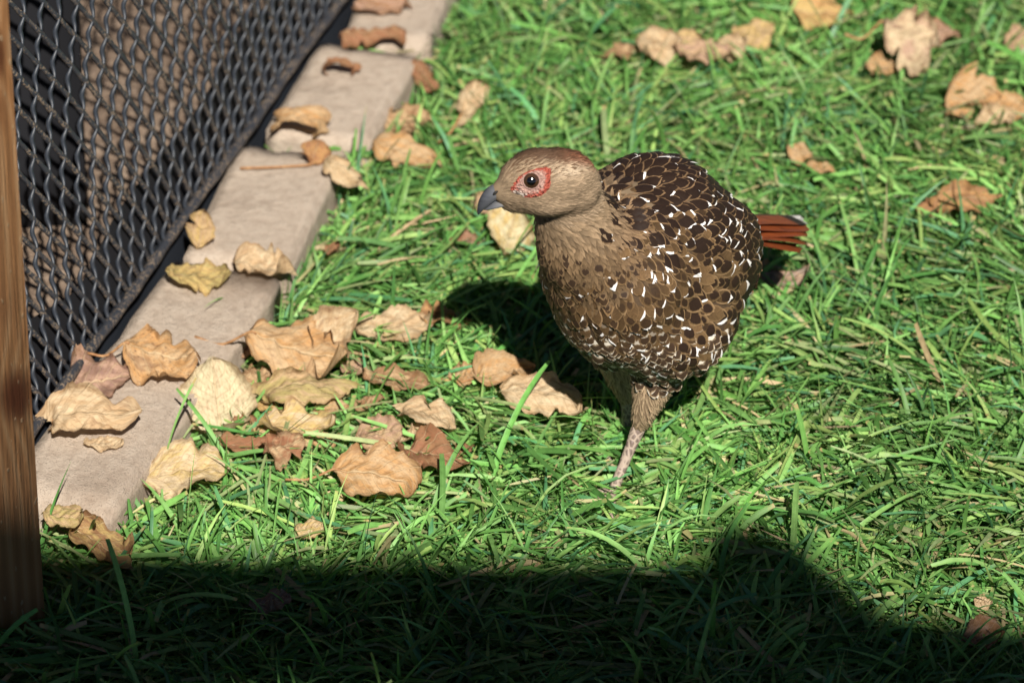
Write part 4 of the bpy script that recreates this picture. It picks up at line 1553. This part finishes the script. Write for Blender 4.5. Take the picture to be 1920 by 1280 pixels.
    sh = tm.smooth(au, .07, .03)
    dkn = tm.noise(tm.comb(tm.math('MULTIPLY', u, 2.0), tm.math('MULTIPLY', v, 5.0), tm.math('MULTIPLY', rd_, 31.0)), 1.0, 4, .6)
    col = tm.mix(tm.math('MULTIPLY', tm.smooth(dkn, .5, .7), .6), col, (.06, .022, .012))
    col = tm.mix(sh, col, (.10, .04, .02))
    tail_m = tm.done(tm.mixsh(.15, tm.bsdf(col, .5, .35, tm.bump(barb, .3, .0004)), tm.translucent(col)))
    tb = P(-86, 0, 2) + np.array([0, 0, 15.0])
    for k, (sp_, ln, dz, rdm) in enumerate(((.02, 128, 7, .9), (.07, 121, 3.5, .40), (-.05, 117, 1, .3), (.11, 114, -2, .3), (-.10, 110, -4, .1), (.15, 106, -7, .15), (-.14, 100, -8, .1), (.19, 98, -11, .1))):
        dr = -ax * math.cos(sp_) + lat * math.sin(sp_)
        dr = dr + np.array([0, 0, -.06 + .0022 * dz]); dr /= np.linalg.norm(dr)
        s_ = np.cross(dr, upb); s_ /= np.linalg.norm(s_)
        n_ = np.cross(s_, dr)
        if n_[2] < 0: n_ = -n_
        V, UV = [], []
        for i in range(16):
            v = i / 15
            w = 13.5 * min(1, .5 + .6 * v) * (1 if v < .8 else math.sqrt(max(.02, 1 - ((v - .8) / .205) ** 2)))
            for j in range(7):
                u_ = -1 + j / 3
                p = tb + dr * ln * v + s_ * u_ * w + n_ * (dz * .42 - 7 * v * v - abs(u_) * 2.6 + 1.2 * math.sin(v * 5 + k))
                p = p + dr * (rng.random() - .5) * 7 * (v > .93)
                V.append(p * MM)
                UV.append((u_, v, rdm, 1))
        link('tail_feather', np_mesh('tail_feather', V, grid_quads(16, 7), {'fuv': UV}), tail_m, root)


build_bird()

# ------------------------------------------------------------------ grass
def noise2(x, y, s, seed):
    """cheap smooth value noise, vectorised"""
    r = np.random.default_rng(seed)
    g = r.random((64, 64))
    fx, fy = x * s, y * s
    ix, iy = np.floor(fx).astype(int), np.floor(fy).astype(int)
    tx, ty = fx - ix, fy - iy
    tx, ty = tx * tx * (3 - 2 * tx), ty * ty * (3 - 2 * ty)
    a, b = g[ix % 64, iy % 64], g[(ix + 1) % 64, iy % 64]
    c, d = g[ix % 64, (iy + 1) % 64], g[(ix + 1) % 64, (iy + 1) % 64]
    return (a * (1 - tx) + b * tx) * (1 - ty) + (c * (1 - tx) + d * tx) * ty


PALETTE = np.array([(.128, .30, .066), (.078, .215, .048), (.185, .375, .10), (.085, .245, .105), (.235, .365, .10), (.265, .325, .145), (.38, .335, .175), (.50, .385, .22)])
PW_UP = np.array([.30, .18, .27, .12, .10, .02, .006, .004])
PW_MAT = np.array([.23, .17, .22, .08, .15, .10, .033, .017])


def blade_set(bx, by, z0, az, L, W, th0, th1, col, cut, rows=6, zmin=.0015):
    n = len(bx)
    R_ = rows
    v = np.linspace(0, 1, R_ + 1)
    th = th0[:, None] + (th1 - th0)[:, None] * v[None] ** 1.2
    thm = (th[:, 1:] + th[:, :-1]) / 2
    st = (L / R_)[:, None]
    rad = np.concatenate([np.zeros((n, 1)), np.cumsum(np.sin(thm) * st, 1)], 1)
    zz = z0[:, None] + np.concatenate([np.zeros((n, 1)), np.cumsum(np.cos(thm) * st, 1)], 1)
    zz = np.maximum(zz, zmin + .3 * z0[:, None])
    # sideways sweep
    sw = rng.normal(0, .13, n)[:, None] * v[None] ** 2 * L[:, None]
    ca, sa = np.cos(az)[:, None], np.sin(az)[:, None]
    x = bx[:, None] + ca * rad - sa * sw
    y = by[:, None] + sa * rad + ca * sw
    tw = rng.normal(0, .45, n)[:, None] + rng.normal(0, .7, n)[:, None] * v[None]
    # side vector (horizontal, perpendicular), rolled by twist towards the blade normal
    nx, ny, nz = -np.cos(th) * ca, -np.cos(th) * sa, np.sin(th)
    sx = -sa * np.cos(tw) + nx * np.sin(tw)
    sy = ca * np.cos(tw) + ny * np.sin(tw)
    sz = nz * np.sin(tw)
    nx2 = nx * np.cos(tw) + sa * np.sin(tw)
    ny2 = ny * np.cos(tw) - ca * np.sin(tw)
    nz2 = nz * np.cos(tw)
    taper = np.where(cut[:, None], np.clip(.7 + 1.2 * v[None], 0, 1) * np.where(v[None] > .97, .75, 1), np.clip(.55 + 1.6 * v[None], 0, 1) * (1 - v[None] ** 2.2) + .04)
    w = (W / 2)[:, None] * taper
    P = np.zeros((n, R_ + 1, 3, 3), np.float32)
    UV = np.zeros((n, R_ + 1, 3, 4), np.float32)
    rnd = rng.random(n)
    for j, u in enumerate((-1, 0, 1)):
        cr = 0.0 if u == 0 else .32
        P[:, :, j, 0] = x + sx * u * w + nx2 * cr * w
        P[:, :, j, 1] = y + sy * u * w + ny2 * cr * w
        P[:, :, j, 2] = zz + sz * u * w + nz2 * cr * w
        UV[:, :, j, 0] = u
        UV[:, :, j, 1] = v[None]
        UV[:, :, j, 2] = rnd[:, None]
        UV[:, :, j, 3] = 1
    C = np.repeat(np.concatenate([col, np.ones((n, 1))], 1), (R_ + 1) * 3, axis=0)
    g = grid_quads(R_ + 1, 3)
    Q = (g[None] + (np.arange(n) * (R_ + 1) * 3)[:, None, None]).reshape(-1, 4)
    return P.reshape(-1, 3), Q, C, UV.reshape(-1, 4)


def on_kerb(x, y, m=.0):
    r = np.zeros(len(x), bool)
    for (A, d, nl, L, W) in kerb_polys:
        s = (x - A.x) * d.x + (y - A.y) * d.y
        t = (x - A.x) * nl.x + (y - A.y) * nl.y
        r |= (s > -m) & (s < L + m) & (t > -m) & (t < W + .012)
    return r


def beyond_fence(x, y, m=.0):
    return ((x - RA.x) * RNRM.x + (y - RA.y) * RNRM.y < .012 + m) & ((x - RA.x) * RDIR.x + (y - RA.y) * RDIR.y > -.06)


def in_leaf(x, y, k=1.0):
    r = ((x - FOOT.x + .002) / .020) ** 2 + ((y - FOOT.y + .036) / .046) ** 2 < 1     # trodden flat round the foot
    for (cx, cy, rx, ry, _) in leaf_foot:
        r |= ((x - cx) / (rx * k)) ** 2 + ((y - cy) / (ry * k)) ** 2 < 1
    return r


def pick_cols(n, pw, x, y):
    idx = rng.choice(len(PALETTE), n, p=pw / pw.sum())
    c = PALETTE[idx] * np.array([1.07, 1.06, .97]) * rng.uniform(.6, 1.28, (n, 1))
    c *= (.82 + .36 * noise2(x + 3, y + 3, 9, 5))[:, None]
    c = c * rng.uniform(.93, 1.07, (n, 3))
    return c * .92 + c.mean(1, keepdims=True) * .08


def grass_area(name, x0, x1, y0, y1, n_mat, n_up, n_long, hole=None, wk=1.0):
    out = []

    def pts(n):
        x, y = rng.uniform(x0, x1, n), rng.uniform(y0, y1, n)
        k = ~beyond_fence(x, y)
        if hole is not None:
            k &= ~((x > hole[0]) & (x < hole[1]) & (y > hole[2]) & (y < hole[3]))
        return x[k], y[k]
    # flattened mat
    x, y = pts(n_mat)
    k = ~on_kerb(x, y)
    x, y = x[k], y[k]
    n = len(x)
    az = 2 * math.pi * noise2(x, y, 7, 1) * 1.5 + rng.normal(0, .95, n)
    z0 = rng.uniform(.001, .017, n) * (.7 + .6 * noise2(x, y, 14, 8))
    L = rng.gamma(5, .0066, n).clip(.010, .070)
    # keep the mat under the leaves
    lf = in_leaf(x, y, .95)
    z0 = np.where(lf, z0 * .45, z0)
    ex = x + np.cos(az) * L
    ey = y + np.sin(az) * L
    L = np.where(on_kerb(ex, ey, .001) | beyond_fence(ex, ey), L * .3, L)
    out.append(blade_set(x, y, z0, az, L, rng.uniform(.0013, .0036, n) * wk, R(62) + rng.uniform(0, .45, n), R(86) + rng.normal(0, .14, n), pick_cols(n, PW_MAT, x, y), rng.random(n) < .55, 4))
    # standing blades
    x, y = pts(n_up)
    dens = noise2(x, y, 18, 2) * .6 + noise2(x, y, 6, 3) * .4
    k = (~on_kerb(x, y)) & (rng.random(len(x)) < dens * 1.7) & (~in_leaf(x, y, .9))
    # less grass standing in front of a leaf
    x, y = x[k], y[k]
    n = len(x)
    az = 2 * math.pi * noise2(x, y, 5, 4) * 1.6 + rng.normal(0, 1.1, n)
    th0 = rng.uniform(.05, .75, n)
    th1 = th0 + rng.gamma(2.2, .42, n)
    L = rng.gamma(7, .0047, n).clip(.013, .07)
    ex = x + np.cos(az) * L * .7
    ey = y + np.sin(az) * L * .7
    L = np.where(on_kerb(ex, ey) , L * .55, L)
    inl = in_leaf(x, y + .016, 1.0)
    L = np.where(inl, L * .62, L)
    out.append(blade_set(x, y, rng.uniform(.0, .006, n), az, L, rng.uniform(.0013, .0037, n) * wk, th0, np.minimum(th1, 2.2), pick_cols(n, PW_UP, x, y), rng.random(n) < .33, 5))
    # long arching blades
    x, y = pts(n_long)
    k = (~on_kerb(x, y)) & (~in_leaf(x, y, .8))
    x, y = x[k], y[k]
    n = len(x)
    az = rng.uniform(0, 2 * math.pi, n)
    th0 = rng.uniform(.1, .9, n)
    out.append(blade_set(x, y, rng.uniform(.0, .006, n), az, rng.uniform(.05, .09, n), rng.uniform(.0018, .0042, n) * wk, th0, th0 + rng.uniform(.3, 1.3, n), pick_cols(n, PW_UP, x, y), rng.random(n) < .2, 9))
    V, Q, C, U = [], [], [], []
    b = 0
    for (p, q, c, u) in out:
        V.append(p); Q.append(q + b); C.append(c); U.append(u)
        b += len(p)
    me = np_mesh(name, np.vstack(V), np.vstack(Q), {'gcol': np.vstack(C), 'guv': np.vstack(U)})
    return tag(link(name, me, M['grass']), 'thick green lawn grass with trodden and upright blades', 'grass', kind='stuff')


CORE = (-.50, .50, -.34, .80)
grass_area('grass', *CORE, 78000, 24000, 330)
grass_area('grass', -1.7, 1.9, -1.6, 2.4, 27000, 14000, 300, hole=(CORE[0] + .02, CORE[1] - .02, CORE[2] + .02, CORE[3] - .02), wk=1.7)
